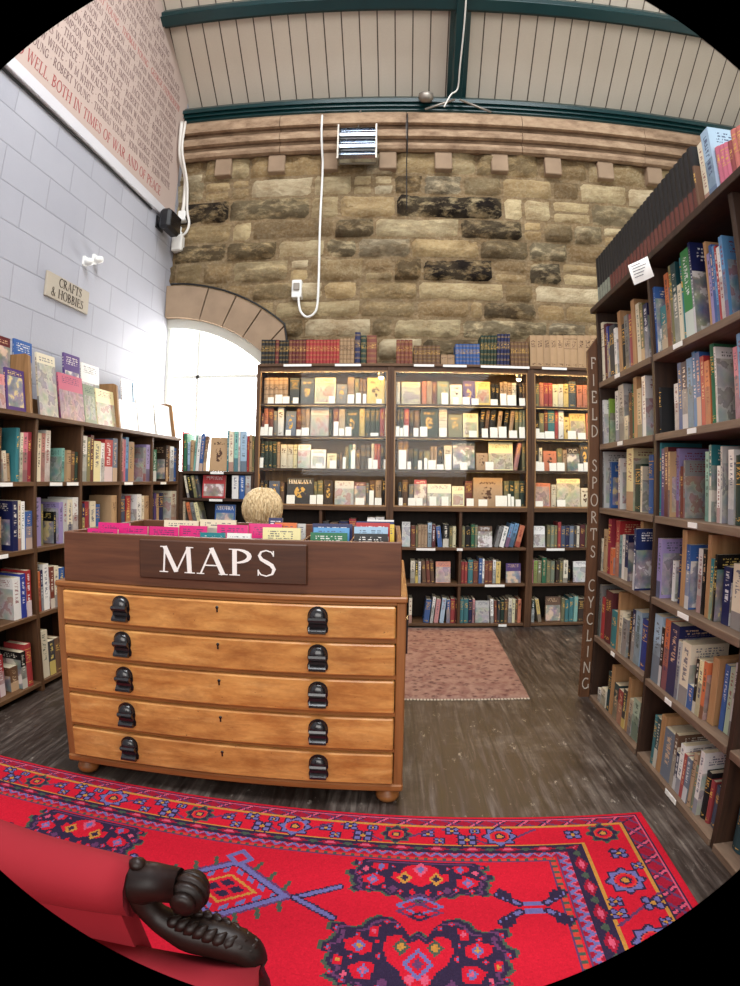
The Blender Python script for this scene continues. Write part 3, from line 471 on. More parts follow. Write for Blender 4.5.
('case A 3','B',1.335,'''-1.159 0.0383 0.2282 0.06 dark_green c|-1.117 0.0324 0.2284 0.06 dark_green c|-1.081 0.0323 0.2286 0.06 dark_green c|-1.045 0.0323 0.2287 0.06 dark_green c|-1.008 0.0265 0.2233 0.06 tan c|-0.9744 0.0528 0.2013 0.06 cream c|-0.9178 0.0489 0.2016 0.06 cream c|-0.8652 0.0338 0.2019 0.06 pale_yellow c|-0.8232 0.108 0.2015 0.045 white P|-0.7097 0.1258 0.1601 0.045 white P|-0.5747 0.0828 0.1262 0.045 pale_yellow F|-0.4861 0.0184 0.1347 0.06 black c|-0.464 0.0184 0.1349 0.06 brown c|-0.418 0.0294 0.1868 0.06 olive c|-0.3849 0.0257 0.2054 0.06 teal c|-0.3556 0.022 0.2093 0.06 white c|-0.3299 0.0385 0.1601 0.06 brown c|-0.2859 0.0366 0.2063 0.06 dark_grey l|-0.2456 0.0384 0.2067 0.06 dark_grey l|-0.1962 0.0219 0.2163 0.06 cream c|-0.1707 0.0238 0.211 0.06 red c|-0.1432 0.0219 0.2113 0.06 red c|-0.1159 0.0256 0.1988 0.06 black c'''),
('case A 4','B',1.02,'''-1.166 0.0409 0.2053 0.06 dark_brown c|-1.121 0.0344 0.2059 0.06 black c|-1.076 0.0959 0.2028 0.045 slate_blue F|-0.9751 0.034 0.1912 0.06 brown c|-0.917 0.2309 0.2307 0.045 dark_grey F|-0.682 0.0272 0.2014 0.06 olive c|-0.6506 0.0438 0.2122 0.06 olive c|-0.5987 0.0788 0.2132 0.045 dark_brown F|-0.5034 0.1609 0.2108 0.045 pale_grey P|-0.3363 0.0945 0.2001 0.045 red_brown P|-0.2363 0.0206 0.1967 0.06 grey c|-0.2096 0.0473 0.2178 0.06 brown c|-0.1582 0.0493 0.2184 0.06 tan c|-0.1006 0.0349 0.2395 0.06 black c'''),
('case B 1','B',1.885,'''0.0089 0.0312 0.1948 0.06 cream c|0.0546 0.1574 0.1932 0.045 pale_yellow P|0.2274 0.0386 0.2009 0.06 orange c|0.2697 0.0423 0.2014 0.06 tan c|0.3156 0.035 0.1945 0.06 red_brown c|0.355 0.1029 0.2042 0.045 sage_green F|0.4653 0.1032 0.1762 0.045 cream F|0.5778 0.1018 0.2118 0.045 purple F|0.6851 0.1265 0.2067 0.045 yellow P|0.8217 0.0356 0.1888 0.06 black c|0.8611 0.0282 0.1858 0.06 black c|0.8986 0.0301 0.2055 0.06 tan c|0.9325 0.0302 0.2101 0.06 tan c|0.9665 0.0359 0.2016 0.06 tan c|1.006 0.0341 0.2025 0.06 cream c|1.067 0.0266 0.1983 0.06 dark_brown c|1.097 0.0286 0.2048 0.06 brown c'''),
('case B 2','B',1.61,'''0.017 0.0219 0.2468 0.06 black c|0.0426 0.0293 0.2748 0.06 dark_green c|0.0773 0.0421 0.2845 0.06 red c|0.123 0.0347 0.2294 0.06 black c|0.1632 0.0402 0.2207 0.06 brown c|0.2138 0.1534 0.2791 0.045 dark_green F|0.3738 0.0679 0.2846 0.06 cream c|0.4514 0.1193 0.1956 0.045 olive F|0.5781 0.1291 0.2069 0.045 pale_yellow P|0.7299 0.0372 0.2531 0.06 black c 12|0.7745 0.0335 0.2538 0.06 brown c 12|0.8155 0.0486 0.2436 0.06 black c 10|0.8828 0.0337 0.2318 0.06 tan c 10|0.939 0.0338 0.2384 0.06 black c 10|0.9879 0.0339 0.2394 0.06 tan c 6|1.029 0.0302 0.244 0.06 olive c|1.065 0.0265 0.2447 0.06 sage_green c|1.096 0.0285 0.2454 0.06 sage_green c'''),
('case B 3','B',1.335,'''0.024 0.0438 0.2552 0.06 brown c|0.0714 0.0438 0.2557 0.06 brown c|0.1188 0.0365 0.183 0.06 black c|0.159 0.0365 0.178 0.06 dark_green c|0.2028 0.0402 0.1657 0.06 black c|0.2484 0.0493 0.1571 0.06 olive c|0.3032 0.0256 0.1942 0.06 tan c|0.3325 0.0256 0.1946 0.06 tan c|0.3636 0.044 0.195 0.06 black c|0.4186 0.0642 0.205 0.06 cream c|0.4886 0.1929 0.2406 0.045 slate_grey P|0.6888 0.1017 0.1439 0.045 tan F|0.7979 0.2088 0.2378 0.045 pale_yellow P|1.016 0.0377 0.2371 0.06 rose c 14|1.091 0.0303 0.242 0.06 olive c'''),
('case B 4','B',1.02,'''0.0326 0.0292 0.2072 0.06 dark_grey c|0.0655 0.0474 0.2259 0.06 brown c|0.1238 0.0402 0.1901 0.06 grey c|0.1689 0.1038 0.2274 0.045 red P|0.28 0.2008 0.1928 0.045 cream P|0.4882 0.1045 0.1763 0.045 pale_yellow P|0.6001 0.0609 0.2227 0.06 red_brown c|0.6663 0.254 0.2518 0.045 tan F|0.9344 0.0413 0.226 0.06 olive c|0.9794 0.0433 0.2264 0.06 dark_green c|1.026 0.0415 0.2269 0.06 olive c|1.072 0.0416 0.2273 0.06 dark_green c'''),
('case C 1','B',1.885,'''1.209 0.0327 0.1985 0.06 olive c|1.246 0.0366 0.2091 0.06 orange c|1.286 0.0367 0.2102 0.06 red c|1.327 0.0349 0.2114 0.06 red c|1.365 0.0448 0.1995 0.06 pale_yellow c|1.414 0.045 0.2048 0.06 cream c|1.463 0.0432 0.2063 0.06 yellow c|1.51 0.0632 0.2367 0.06 slate_grey c|1.585 0.0497 0.2009 0.06 orange c|1.641 0.0539 0.2028 0.06 orange c|1.701 0.0442 0.2143 0.06 brown c'''),
('case C 2','B',1.61,'''1.199 0.0383 0.1545 0.06 black c|1.241 0.0422 0.2208 0.06 olive c|1.288 0.0289 0.2498 0.06 red_brown c|1.32 0.058 0.2659 0.06 teal c|1.382 0.0272 0.2521 0.06 red c|1.415 0.0448 0.2531 0.06 white c|1.461 0.0488 0.1926 0.045 yellow F|1.514 0.1418 0.2269 0.045 yellow P|1.667 0.0379 0.2313 0.06 orange c|1.711 0.0401 0.242 0.06 brown c'''),
('case C 3','B',1.335,'''1.194 0.0382 0.2252 0.06 black c|1.238 0.0287 0.198 0.06 cream c|1.273 0.1191 0.1707 0.045 orange F|1.402 0.0427 0.1952 0.06 olive c|1.451 0.037 0.1829 0.06 tan c|1.489 0.1096 0.202 0.045 dark_brown P|1.604 0.087 0.2598 0.045 dark_grey F|1.703 0.0479 0.2341 0.06 brown c'''),
('case C 4','B',1.02,'''1.189 0.151 0.2105 0.045 orange P|1.352 0.0445 0.1984 0.06 cream c|1.4 0.2087 0.2496 0.045 pale_yellow P|1.615 0.0771 0.1708 0.045 cream F|1.705 0.05 0.2048 0.06 brown c'''),
('lower A 1','B',0.683,'''-0.5984 0.0503 0.2056 0.03 dark_grey c|-0.5415 0.0699 0.196 0.03 brown c|-0.4629 0.0783 0.2084 0.03 navy_blue c|-0.3759 0.0565 0.2313 0.03 red c|-0.2219 0.0649 0.2446 0.03 white j|-0.1527 0.0713 0.25 0.03 white j|-0.0705 0.0756 0.2511 0.03 pale_blue j'''),
('lower B1 1','B',0.683,'''0.0693 0.0691 0.2093 0.03 pale_grey P|0.1457 0.0364 0.1791 0.03 red_brown c|0.1857 0.0164 0.1794 0.03 olive c|0.2057 0.0237 0.1869 0.03 tan c|0.2311 0.0237 0.1872 0.03 tan c|0.2566 0.0273 0.1875 0.03 tan c|0.2876 0.031 0.206 0.03 pale_blue j|0.3222 0.0292 0.1918 0.03 maroon j|0.3677 0.0401 0.1759 0.03 blue j -8|0.4152 0.0475 0.1946 0.03 black j|0.47 0.0256 0.1767 0.03 olive c|0.4974 0.0275 0.1769 0.03 pale_yellow c'''),
('lower B2 1','B',0.683,'''0.5707 0.0312 0.1775 0.03 olive c|0.6074 0.0423 0.1778 0.03 black c|0.6534 0.0295 0.1926 0.03 green c|0.6865 0.0221 0.1873 0.03 sage_green c|0.7124 0.1221 0.1786 0.03 brown P|0.8753 0.0335 0.1791 0.03 grey j 14|0.9163 0.0411 0.1792 0.03 white j 14|0.9649 0.0337 0.2032 0.03 light_blue j 8|1.002 0.0375 0.207 0.03 light_blue j 8|1.051 0.0452 0.1888 0.03 orange j 6'''),
('lower C 1','B',0.683,'''1.172 0.1238 0.1797 0.03 white P|1.313 0.0288 0.189 0.03 olive c|1.346 0.0289 0.1889 0.03 sage_green c|1.378 0.0251 0.1852 0.03 olive c|1.409 0.0271 0.2166 0.03 red c|1.438 0.0369 0.1832 0.03 slate_blue c|1.477 0.035 0.1832 0.03 navy_blue c|1.514 0.0371 0.1831 0.03 grey_blue c|1.553 0.0216 0.183 0.03 dark_grey c|1.579 0.0236 0.1829 0.03 cream c|1.608 0.0454 0.1921 0.03 maroon c|1.659 0.0396 0.1919 0.03 olive c'''),
('lower B1 2','B',0.376,'''0.1472 0.0365 0.1878 0.03 cream j|0.1874 0.0219 0.179 0.03 black j|0.2129 0.0201 0.183 0.03 white j|0.2367 0.0347 0.1888 0.03 brown c -4|0.2751 0.0311 0.1892 0.03 red_brown c -4|0.3099 0.0311 0.1895 0.03 brown c -4|0.3611 0.1247 0.1811 0.03 orange P'''),
('lower B2 2','B',0.376,'''0.5705 0.0295 0.1857 0.03 red c|0.6037 0.0258 0.1821 0.03 red c|0.635 0.0407 0.2007 0.03 teal c|0.6794 0.0407 0.1897 0.03 red_brown c|0.7257 0.0297 0.2157 0.03 blue j|0.7572 0.0149 0.2102 0.03 white j|0.7758 0.0335 0.1917 0.03 red_brown c|0.8111 0.0317 0.1917 0.03 red_brown c|0.8465 0.0243 0.201 0.03 white j|0.8745 0.0374 0.1862 0.03 yellow j|0.9625 0.1282 0.1673 0.03 purple P'''),
('lower C 2','B',0.376,'''1.172 0.0267 0.2 0.03 pink j|1.203 0.0306 0.1924 0.03 lime_green j|1.237 0.0326 0.1922 0.03 olive j|1.276 0.0365 0.218 0.03 green j|1.318 0.0347 0.1915 0.03 olive c|1.356 0.0329 0.1875 0.03 sage_green c|1.401 0.0311 0.1871 0.03 dark_brown c|1.436 0.0272 0.1868 0.03 olive c|1.467 0.0391 0.1939 0.03 cream j|1.51 0.0196 0.141 0.03 black c|1.561 0.1386 0.181 0.03 white P'''),
('lower B1 3','B',0.03,'''0.1391 0.0258 0.2088 0.03 cream j|0.2643 0.0479 0.2009 0.03 blue c 6|0.3195 0.0258 0.2256 0.03 white j 8|0.3527 0.0369 0.2072 0.03 rose j 8|0.4007 0.0369 0.215 0.03 pale_blue j 6|0.4599 0.0296 0.2021 0.03 blue j|0.4932 0.037 0.2117 0.03 red c|0.5358 0.0241 0.2024 0.03 dark_red c'''),
('lower B2 3','B',0.03,'''0.571 0.0334 0.2081 0.03 teal c|0.6081 0.0372 0.2081 0.03 teal c|0.649 0.0298 0.2025 0.03 navy_blue c|0.6826 0.0186 0.2081 0.03 rose j|0.7087 0.1216 0.1891 0.03 pale_grey P|0.8359 0.0263 0.2076 0.03 white j -12|0.8697 0.0226 0.1924 0.03 red_brown c -8|0.8998 0.0226 0.1922 0.03 dark_grey c|0.9262 0.0302 0.2014 0.03 dark_green c|0.9602 0.0284 0.2012 0.03 brown c|0.9923 0.0303 0.2103 0.03 cream j|1.026 0.0247 0.2063 0.03 pale_yellow j|1.055 0.0171 0.2004 0.03 brown c|1.076 0.0286 0.2039 0.03 orange c'''),
('lower C 3','B',0.03,'''1.169 0.023 0.2047 0.03 lime_green j|1.196 0.0269 0.1968 0.03 dark_green j|1.231 0.0308 0.2038 0.03 yellow j -10|1.324 0.1365 0.2187 0.03 brown P|1.464 0.0314 0.2037 0.03 olive c|1.499 0.0315 0.1935 0.03 teal c|1.535 0.0396 0.2118 0.03 teal c|1.58 0.0338 0.2204 0.03 mint_green c|1.62 0.0499 0.2003 0.03 dark_brown c|1.676 0.0301 0.1954 0.03 pink j|1.71 0.0281 0.1888 0.03 brown c'''),
]
CARDS = [
('A 1',1.885,'''-1.089 0.0531 0.0561|-1.024 0.0604 0.0785|-0.9602 0.0601 0.0616|-0.8702 0.0486 0.0521|-0.5621 0.0515 0.0648|-0.4023 0.0549 0.0794|-0.331 0.042 0.0923|-0.2728 0.0292 0.0849|-0.1596 0.0473 0.0405|-0.0849 0.0255 0.1106'''),
('A 2',1.61,'''-1.152 0.0323 0.0742|-1.115 0.0341 0.0983|-1.076 0.034 0.0742|-0.9276 0.0467 0.0498|-0.8343 0.039 0.0533|-0.7897 0.063 0.0698|-0.517 0.0403 0.1226|-0.4711 0.0438 0.0639|-0.4182 0.0529 0.0785|-0.2053 0.0671 0.0291'''),
('A 3',1.335,'''-1.15 0.0303 0.0867|-0.6628 0.0551 0.0419|-0.5453 0.0548 0.0691|-0.4359 0.0255 0.098|-0.3667 0.0327 0.1542|-0.2197 0.0344 0.0905|-0.1816 0.0398 0.076|-0.0912 0.0289 0.0814'''),
('A 4',1.02,'''-0.9111 0.0712 0.0866|-0.7109 0.0539 0.0883|-0.6507 0.0517 0.0923|-0.3241 0.0735 0.0714|-0.2101 0.0387 0.1344|-0.1629 0.057 0.0733'''),
('B 1',1.885,'''0.391 0.0548 0.1013|0.4861 0.0495 0.0663|0.5685 0.0606 0.0663|0.6457 0.0608 0.0553|0.8082 0.0613 0.0517|0.8938 0.0522 0.1037|0.9535 0.075 0.0927|1.057 0.0509 0.0668'''),
('B 2',1.61,'''0.0076 0.0308 0.0855|0.042 0.0254 0.0728|0.071 0.0417 0.0946|0.1562 0.0417 0.0727|0.2106 0.0616 0.0855|0.3739 0.06 0.0764|0.6238 0.066 0.0565|0.7339 0.0516 0.0767|0.804 0.0647 0.0877|0.878 0.0669 0.0952|0.9672 0.0691 0.0641|1.055 0.0507 0.0955'''),
('B 3',1.335,'''0.0345 0.0632 0.1628|0.1067 0.0307 0.0651|0.1969 0.0326 0.0759|0.2476 0.0271 0.0976|0.2804 0.0652 0.0795|0.3529 0.058 0.0452|0.4252 0.0509 0.1303|0.5509 0.062 0.0634|0.7652 0.07 0.0708'''),
('B 4',1.02,'''0.0395 0.0325 0.076|0.1172 0.0633 0.076|0.184 0.0543 0.076|0.2962 0.058 0.0904|0.3977 0.0581 0.0905|0.6089 0.0604 0.0761|0.7097 0.0753 0.069|0.8551 0.1001 0.1019|0.9618 0.0242 0.1165|0.9904 0.0242 0.0948|1.028 0.0449 0.0712'''),
('C 2',1.61,'''1.178 0.0436 0.0846|1.23 0.0475 0.0516|1.281 0.0822 0.0627|1.485 0.072 0.0705|1.574 0.0707 0.0558'''),
('C 3',1.335,'''1.181 0.0397 0.0805|1.228 0.0455 0.0732|1.32 0.0631 0.0679|1.387 0.0674 0.0717|1.576 0.0489 0.0665|1.629 0.0512 0.0778'''),
('C 4',1.02,'''1.183 0.0757 0.0586|1.391 0.0751 0.0699'''),
]
DISPLAY = [
(-0.4208,0.1785,0.1963,0,'rose'),
(-0.2341,0.1615,0.2431,0,'purple'),
(0.0552,0.182,0.3873,0,'cream'),
(0.2631,0.2654,0.301,0,'pink'),
(0.5343,0.1398,0.2684,0,'sage_green'),
(0.6867,0.239,0.2641,0,'pale_yellow'),
(0.9967,0.2582,0.2276,0,'white'),
(1.271,0.272,0.2643,0,'white'),
(1.579,0.2878,0.2716,0,'white'),
(-0.235,0.1596,0.3261,1,'maroon'),
(-0.0491,0.1749,0.3392,1,'blue'),
(0.4619,0.1883,0.3572,1,'purple'),
(0.666,0.2302,0.3303,1,'white'),
(1.226,0.1581,0.308,1,'white'),
(1.409,0.232,0.3023,1,'pale_blue'),
]
MAPS = [
(-1.256,0.149,2.22,1.05,'pink'),
(-1.231,0.1378,2.085,1.036,'pink'),
(-1.127,0.132,2.16,1.046,'pink'),
(-0.9819,0.1263,2.15,1.048,'pink'),
(-0.8592,0.1191,2.17,1.054,'pink'),
(-1.006,0.1592,2.36,1.059,'cream'),
(-0.8441,0.1638,2.38,1.065,'cream'),
(-0.7519,0.1019,2.12,1.034,'teal'),
(-0.7081,0.1287,2.2,1.06,'pink'),
(-0.5805,0.1348,2.22,1.066,'pink'),
(-0.6359,0.0947,2.1,1.037,'white'),
(-0.5504,0.0627,2.45,1.088,'navy_blue'),
(-0.4805,0.0899,2.25,1.07,'orange'),
(-0.504,0.1482,2.14,1.059,'pale_yellow'),
(-0.3916,0.0329,2.28,1.065,'pale_grey'),
(-0.3272,0.1608,2.26,1.069,'navy_blue'),
(-0.313,0.1403,2.19,1.059,'light_blue'),
(-0.3143,0.1398,2.12,1.046,'green'),
(-0.1155,0.1159,2.44,1.088,'white'),
(-0.1559,0.1566,2.34,1.078,'dark_blue'),
(-0.1518,0.1365,2.28,1.074,'red'),
(-0.1541,0.1318,2.2,1.064,'pale_blue'),
(-0.0148,0.0271,2.2,1.085,'yellow'),
(-0.1475,0.1265,2.11,1.046,'black'),
]
# ------------------------------------------------------------------ frames of the three bookcase fronts
EPR, EPL = 0.0245, 0.0606
FR = {'R': Matrix.Translation((1.145,3.06,0)) @ Matrix.Rotation(-(PI/2+EPR),4,'Z'),
      'L': Matrix.Translation((-1.986,2.844,0)) @ Matrix.Rotation(PI/2-EPL,4,'Z'),
      'B': Matrix.Translation((0,4.744,0))}
YW = 5.05                                   # face of the stone wall
def wall_x(y): return -2.163+0.0607*(y-5.05)   # face of the painted block wall
WL = Matrix.Translation((-2.163,5.05,0)) @ Matrix.Rotation(PI/2-EPL,4,'Z')   # block wall: local x runs away from the viewer, local -y faces the room

# ------------------------------------------------------------------ floor
def floor_mat():
    m, nt, b = new_mat('worn_floor', 0.42, 0.45); n = N(nt)
    v = n.coord('Object', (26, 2.0, 1)); f = n.noise(v, 1.6, 6, 0.68, 0.4)
    pl = n.noise(n.coord('Object', (7.5, 0.7, 1)), 1.0, 3)
    big = n.noise(n.coord('Object', (1, 1, 1)), 1.7, 6, 0.66)
    base = n.ramp(f, [(0.3, lin((22,17,15))), (0.5, lin((58,48,43))), (0.7, lin((102,91,84)))])
    base = n.mix(n.ramp(pl, [(0.4, 0.0), (0.62, 0.55)]), base, lin((46,34,28)))
    base = n.mix(n.ramp(big, [(0.5, 0.0), (0.66, 0.55)]), base, n.ramp(f, [(0.35, lin((70,60,54))), (0.7, lin((150,140,130)))]))
    sp = n.noise(n.coord('Object', (1.6,0.7,1)), 11, 6, 0.8)
    base = n.mix(n.ramp(sp, [(0.6, 0.0), (0.7, 0.75)]), base, lin((176,166,154)))
    gap = n.node('ShaderNodeTexWave', wave_type='BANDS', bands_direction='X'); gap.inputs['Scale'].default_value = 2.6
    gap.inputs['Distortion'].default_value = 0.4; gap.inputs['Detail'].default_value = 1
    n.link(n.coord('Object'), gap.inputs['Vector'])
    g = n.ramp(gap.outputs['Fac'], [(0.0, 1.0), (0.035, 0.0)])
    base = n.mix(n.math('MULTIPLY', g, n.ramp(big, [(0.4, 0.15), (0.6, 0.6)])), base, lin((26,18,14)))
    n.link(base, b.inputs['Base Color'])
    n.link(n.ramp(f, [(0.3, 0.34), (0.7, 0.6)]), b.inputs['Roughness'])
    n.bump(f, b, 0.25, 0.004)
    return m
mb = MB(); mb.box(-2.6,3.9,-3.0,5.4,-0.1,0.0)
struct(mb.build('floor', floor_mat()))

# ------------------------------------------------------------------ painted block wall on the left
def block_mat():
    m, nt, b = new_mat('painted_blocks', 0.6, 0.35); n = N(nt)
    br = n.node('ShaderNodeTexBrick'); br.offset = 0.5
    for k, v in (('Scale',1.0),('Mortar Size',0.006),('Mortar Smooth',0.4),('Bias',0.0),('Brick Width',0.46),('Row Height',0.233)): br.inputs[k].default_value = v
    tc = n.node('ShaderNodeTexCoord'); sp = n.node('ShaderNodeSeparateXYZ'); n.link(tc.outputs['Object'], sp.inputs[0])
    cb = n.node('ShaderNodeCombineXYZ'); n.val(cb.inputs[0], n.math('ADD', sp.outputs[0], 0.13)); n.val(cb.inputs[1], n.math('ADD', sp.outputs[2], 0.045)); n.link(cb.outputs[0], br.inputs['Vector'])
    big = n.noise(n.coord(), 1.4, 4); fine = n.noise(n.coord(), 45, 4, 0.7)
    base = n.mix(big, lin((158,159,169)), lin((184,184,191)))
    br.inputs['Color1'].default_value = (1,1,1,1); br.inputs['Color2'].default_value = (0.9,0.9,0.91,1); br.inputs['Mortar'].default_value = (0.72,0.72,0.73,1)
    base = n.mix(0.75, base, br.outputs['Color'], 'MULTIPLY')
    n.link(base, b.inputs['Base Color'])
    h = n.math('SUBTRACT', n.math('MULTIPLY', fine, 0.25), n.math('MULTIPLY', br.outputs['Fac'], 1.0))
    n.bump(h, b, 0.55, 0.012)
    return m
mb = MB(); mb.box(-8.0,0.35,0.0,0.25,0.0,7.2)
struct(mb.build('wall_left', block_mat(), mtx=WL))

# ------------------------------------------------------------------ stone wall at the back
def stone_mat():
    m, nt, b = new_mat('rock_faced_sandstone', 0.92, 0.15); n = N(nt)
    at = n.node('ShaderNodeAttribute', attribute_name='stone'); c = at.outputs['Color']
    soot = n.node('ShaderNodeAttribute', attribute_name='soot').outputs['Fac']
    f1 = n.noise(n.coord('Object', (1,1,2.4)), 4.5, 6, 0.66); f2 = n.noise(n.coord(), 38, 5, 0.7)
    base = n.mix(n.ramp(f1, [(0.35, 0.0), (0.68, 0.75)]), c, lin((128,100,64)))
    base = n.mix(n.ramp(f2, [(0.45, 0.0), (0.8, 0.4)]), base, lin((214,200,170)))
    k = n.math('MULTIPLY', soot, n.ramp(n.noise(n.coord('Object', (1,1,2.2)), 6, 6, 0.68), [(0.34, 0.1), (0.52, 1.0)]))
    base = n.mix(k, base, lin((34,28,24)))
    n.link(base, b.inputs['Base Color']); n.bump(n.math('ADD', f2, n.math('MULTIPLY', n.noise(n.coord('Object',(1,1,1.6)), 14, 5, 0.7), 1.6)), b, 0.9, 0.02)
    return m
ARC = (-2.137, 1.353)                        # centre of the arch over the window
def build_stone_wall():
    zs = [1.95,2.14,2.324,2.528,2.716,2.888,3.072,3.30,3.503,3.712,3.958,4.18,4.45]
    # soot-blackened stones (x0,x1,z0,z1) as they stand in the wall, darkness
    dark = [(-2.14,-1.62,3.71,3.96,.95),(-2.15,-1.62,3.30,3.50,.8),(-2.0,-1.62,2.9,3.07,.75),(-1.02,-.36,2.36,2.5,.9),(-.66,-.36,3.22,3.4,.75),
            (0.0,1.02,3.71,3.95,.95),(.6,1.20,3.50,3.70,.85),(.24,.90,3.08,3.29,.95),(.80,1.30,2.72,2.88,.75),(1.15,1.50,2.33,2.52,.9),(1.24,1.56,3.0,3.2,.85),
            (.24,.82,2.33,2.46,.7),(-1.55,-1.0,3.08,3.28,.45),(1.0,1.42,3.72,3.95,.7),(-2.12,-1.85,3.1,3.28,.5),(-1.35,-.95,2.9,3.04,.5),(1.9,2.5,3.72,3.95,.6),(.78,1.25,3.3,3.42,.6),(-.35,.2,2.9,3.05,.4),(1.7,2.0,3.52,3.68,.55),(-2.1,-1.9,4.0,4.15,.5),(-.3,0.0,4.2,4.4,.55)]
    rnd = random.Random(5)
    cols = [(212,196,162),(200,180,138),(184,160,118),(212,194,154),(172,146,104),(152,128,92),(196,170,124),(204,186,146),(164,144,108),(140,118,86)]
    V=[];F=[];CC=[];SS=[]
    def block(x0,x1,z0,z1,c,dk,bulge):
        nx=max(4,int((x1-x0)/0.045)); nz=max(4,int((z1-z0)/0.04)); o=len(V); sd=rnd.random()*50
        for j in range(nz+1):
            for i in range(nx+1):
                u,w=i/nx,j/nz; x=x0+(x1-x0)*u; z=z0+(z1-z0)*w
                e=min(u*(x1-x0),(1-u)*(x1-x0),w*(z1-z0),(1-w)*(z1-z0))
                edge=min(1.0,e/0.02)
                nn=noise.noise(Vector((x*5+sd,z*9,sd)))*0.5+noise.noise(Vector((x*14,z*20+sd,sd)))*0.25
                nn2=noise.noise(Vector((x*9+sd,z*13,3.1+sd))); d=edge**0.5*(bulge*(0.8+1.5*nn+0.8*nn2))+0.004
                if e<=1e-6: d=-0.012
                V.append((x+noise.noise(Vector((z*6,x*3,sd)))*0.006,YW-d,z+noise.noise(Vector((x*4,sd,z)))*0.008))
                CC.append(c); SS.append(dk*(1.0+.3*nn))
        for j in range(nz):
            for i in range(nx):
                a=o+j*(nx+1)+i; q=(a,a+1,a+nx+2,a+nx+1)
                cx=sum(V[k][0] for k in q)/4; cz=sum(V[k][2] for k in q)/4
                if math.hypot(cx-ARC[0],cz-ARC[1])<1.66 and cx<-0.99: continue
                F.append(q)
    for k in range(len(zs)-1):
        z0,z1=zs[k],zs[k+1]; x=-2.20; 
        while x<3.75:
            dk=0;
            nxt=None
            for (a,b_,c0,c1,dv) in dark:
                cz=(c0+c1)/2
                if z0<=cz<z1:
                    if abs(a-x)<0.02: nxt=(b_,dv,c0,c1)
            if nxt: x1,dk=nxt[0],nxt[1]
            else:
                lim=min([a for (a,b_,c0,c1,dv) in dark if z0<=(c0+c1)/2<z1 and a>x+0.02] or [9])
                ln=rnd.choice([.2,.28,.38,.5,.62,.8]); x1=x+ln
                if x1>lim-0.12: x1=lim
                dk=rnd.choice([0,0,0.1,.2,.35,.5,.7])
            c=rnd.choice(cols); q_=rnd.uniform(.9,1.06); c=tuple(v*q_ for v in c)
            h=z1-z0; g=0.003
            if not nxt and h>0.19 and rnd.random()<0.4 and x1-x<0.5:   # two thin stones in one course
                zm=z0+h*rnd.uniform(.38,.62)
                block(x+g,x1-g,z0+g,zm-g/2,lin(c),dk,rnd.uniform(.012,.03))
                c2=rnd.choice(cols); block(x+g,x1-g,zm+g/2,z1-g,lin(c2),rnd.choice([0,.1,.2]),rnd.uniform(.012,.03))
            else:
                block(x+g,x1-g,z0+g,z1-g,lin(c),dk,rnd.uniform(.045,.07) if dk>.4 else rnd.uniform(.018,.055))
            x=x1
    # mortar bed behind the stones, left open over the window
    o=len(V); nx,nz=100,46; X0,X1,Z0,Z1=-2.25,3.9,0.0,4.6
    for j in range(nz+1):
        for i in range(nx+1): V.append((X0+(X1-X0)*i/nx,YW,Z0+(Z1-Z0)*j/nz)); CC.append(lin((158,136,104))); SS.append(0.3)
    for j in range(nz):
        for i in range(nx):
            a=o+j*(nx+1)+i; q=(a,a+1,a+nx+2,a+nx+1)
            cx=sum(V[k][0] for k in q)/4; cz=sum(V[k][2] for k in q)/4
            if cx<-0.98 and (cz<ARC[1] or math.hypot(cx-ARC[0],cz-ARC[1])<1.55) and cz>0.9: continue
            F.append(q)
    me=bpy.data.meshes.new('wall_back'); me.from_pydata(V,[],F)
    ca=me.color_attributes.new('stone','FLOAT_COLOR','POINT'); ca.data.foreach_set('color',np.array([(*c,1.0) for c in CC],dtype=np.float32).ravel())
    sa=me.attributes.new('soot','FLOAT','POINT'); sa.data.foreach_set('value',np.array(SS,dtype=np.float32))
    me.polygons.foreach_set('use_smooth',[True]*len(F)); me.materials.append(stone_mat()); me.update()
    ob=bpy.data.objects.new('wall_back',me); COL.objects.link(ob); struct(ob)
build_stone_wall()

# arch of dressed voussoirs over the window, then the window itself
mb = MB()
r0,r1=1.39,1.70; a_end=math.acos((-0.985-ARC[0])/r1)
cuts=[PI/2+0.02,1.335,1.165,1.0,0.84,0.70]
for k in range(5):
    A0,A1=cuts[k]-0.004,cuts[k+1]+0.004; vs=[];fs=[];n=6
    for y in (YW-0.10,YW+0.14):
        for i in range(n+1):
            t=A0+(A1-A0)*i/n
            for r in (r0,r1):
                x=ARC[0]+r*math.cos(t); z=ARC[1]+r*math.sin(t)
                vs.append((min(max(x,-2.172),-0.985),y,z))
    m=2*(n+1)
    for i in range(n):
        a=2*i; fs+=[(a,a+1,a+3,a+2),(m+a,m+a+2,m+a+3,m+a+1),(a,a+2,m+a+2,m+a),(a+1,m+a+1,m+a+3,a+3)]
    fs+=[(0,m,m+1,1),(2*n,2*n+1,m+2*n+1,m+2*n)]
    mb.add(vs,fs)
struct(mb.build('trim_1', MAT['arch_stone']))
w = empty('window_1', Matrix.Translation((0,0,0))); w['kind']='structure'
mb = MB()
def arc_band(mb,ra,rb,y0,y1,n=16):
    vs=[];fs=[]
    for y in (y0,y1):
        for i in range(n+1):
            t=PI/2+0.02+(0.66-PI/2)*i/n
            for r in (ra,rb): vs.append((max(ARC[0]+r*math.cos(t),-2.172),y,ARC[1]+r*math.sin(t)))
    m=2*(n+1)
    for i in range(n):
        a=2*i; fs+=[(a,a+1,a+3,a+2),(m+a,m+a+2,m+a+3,m+a+1),(a,a+2,m+a+2,m+a),(a+1,m+a+1,m+a+3,a+3)]
    fs+=[(0,m,m+1,1),(2*n,2*n+1,m+2*n+1,m+2*n)]
    mb.add(vs,fs)
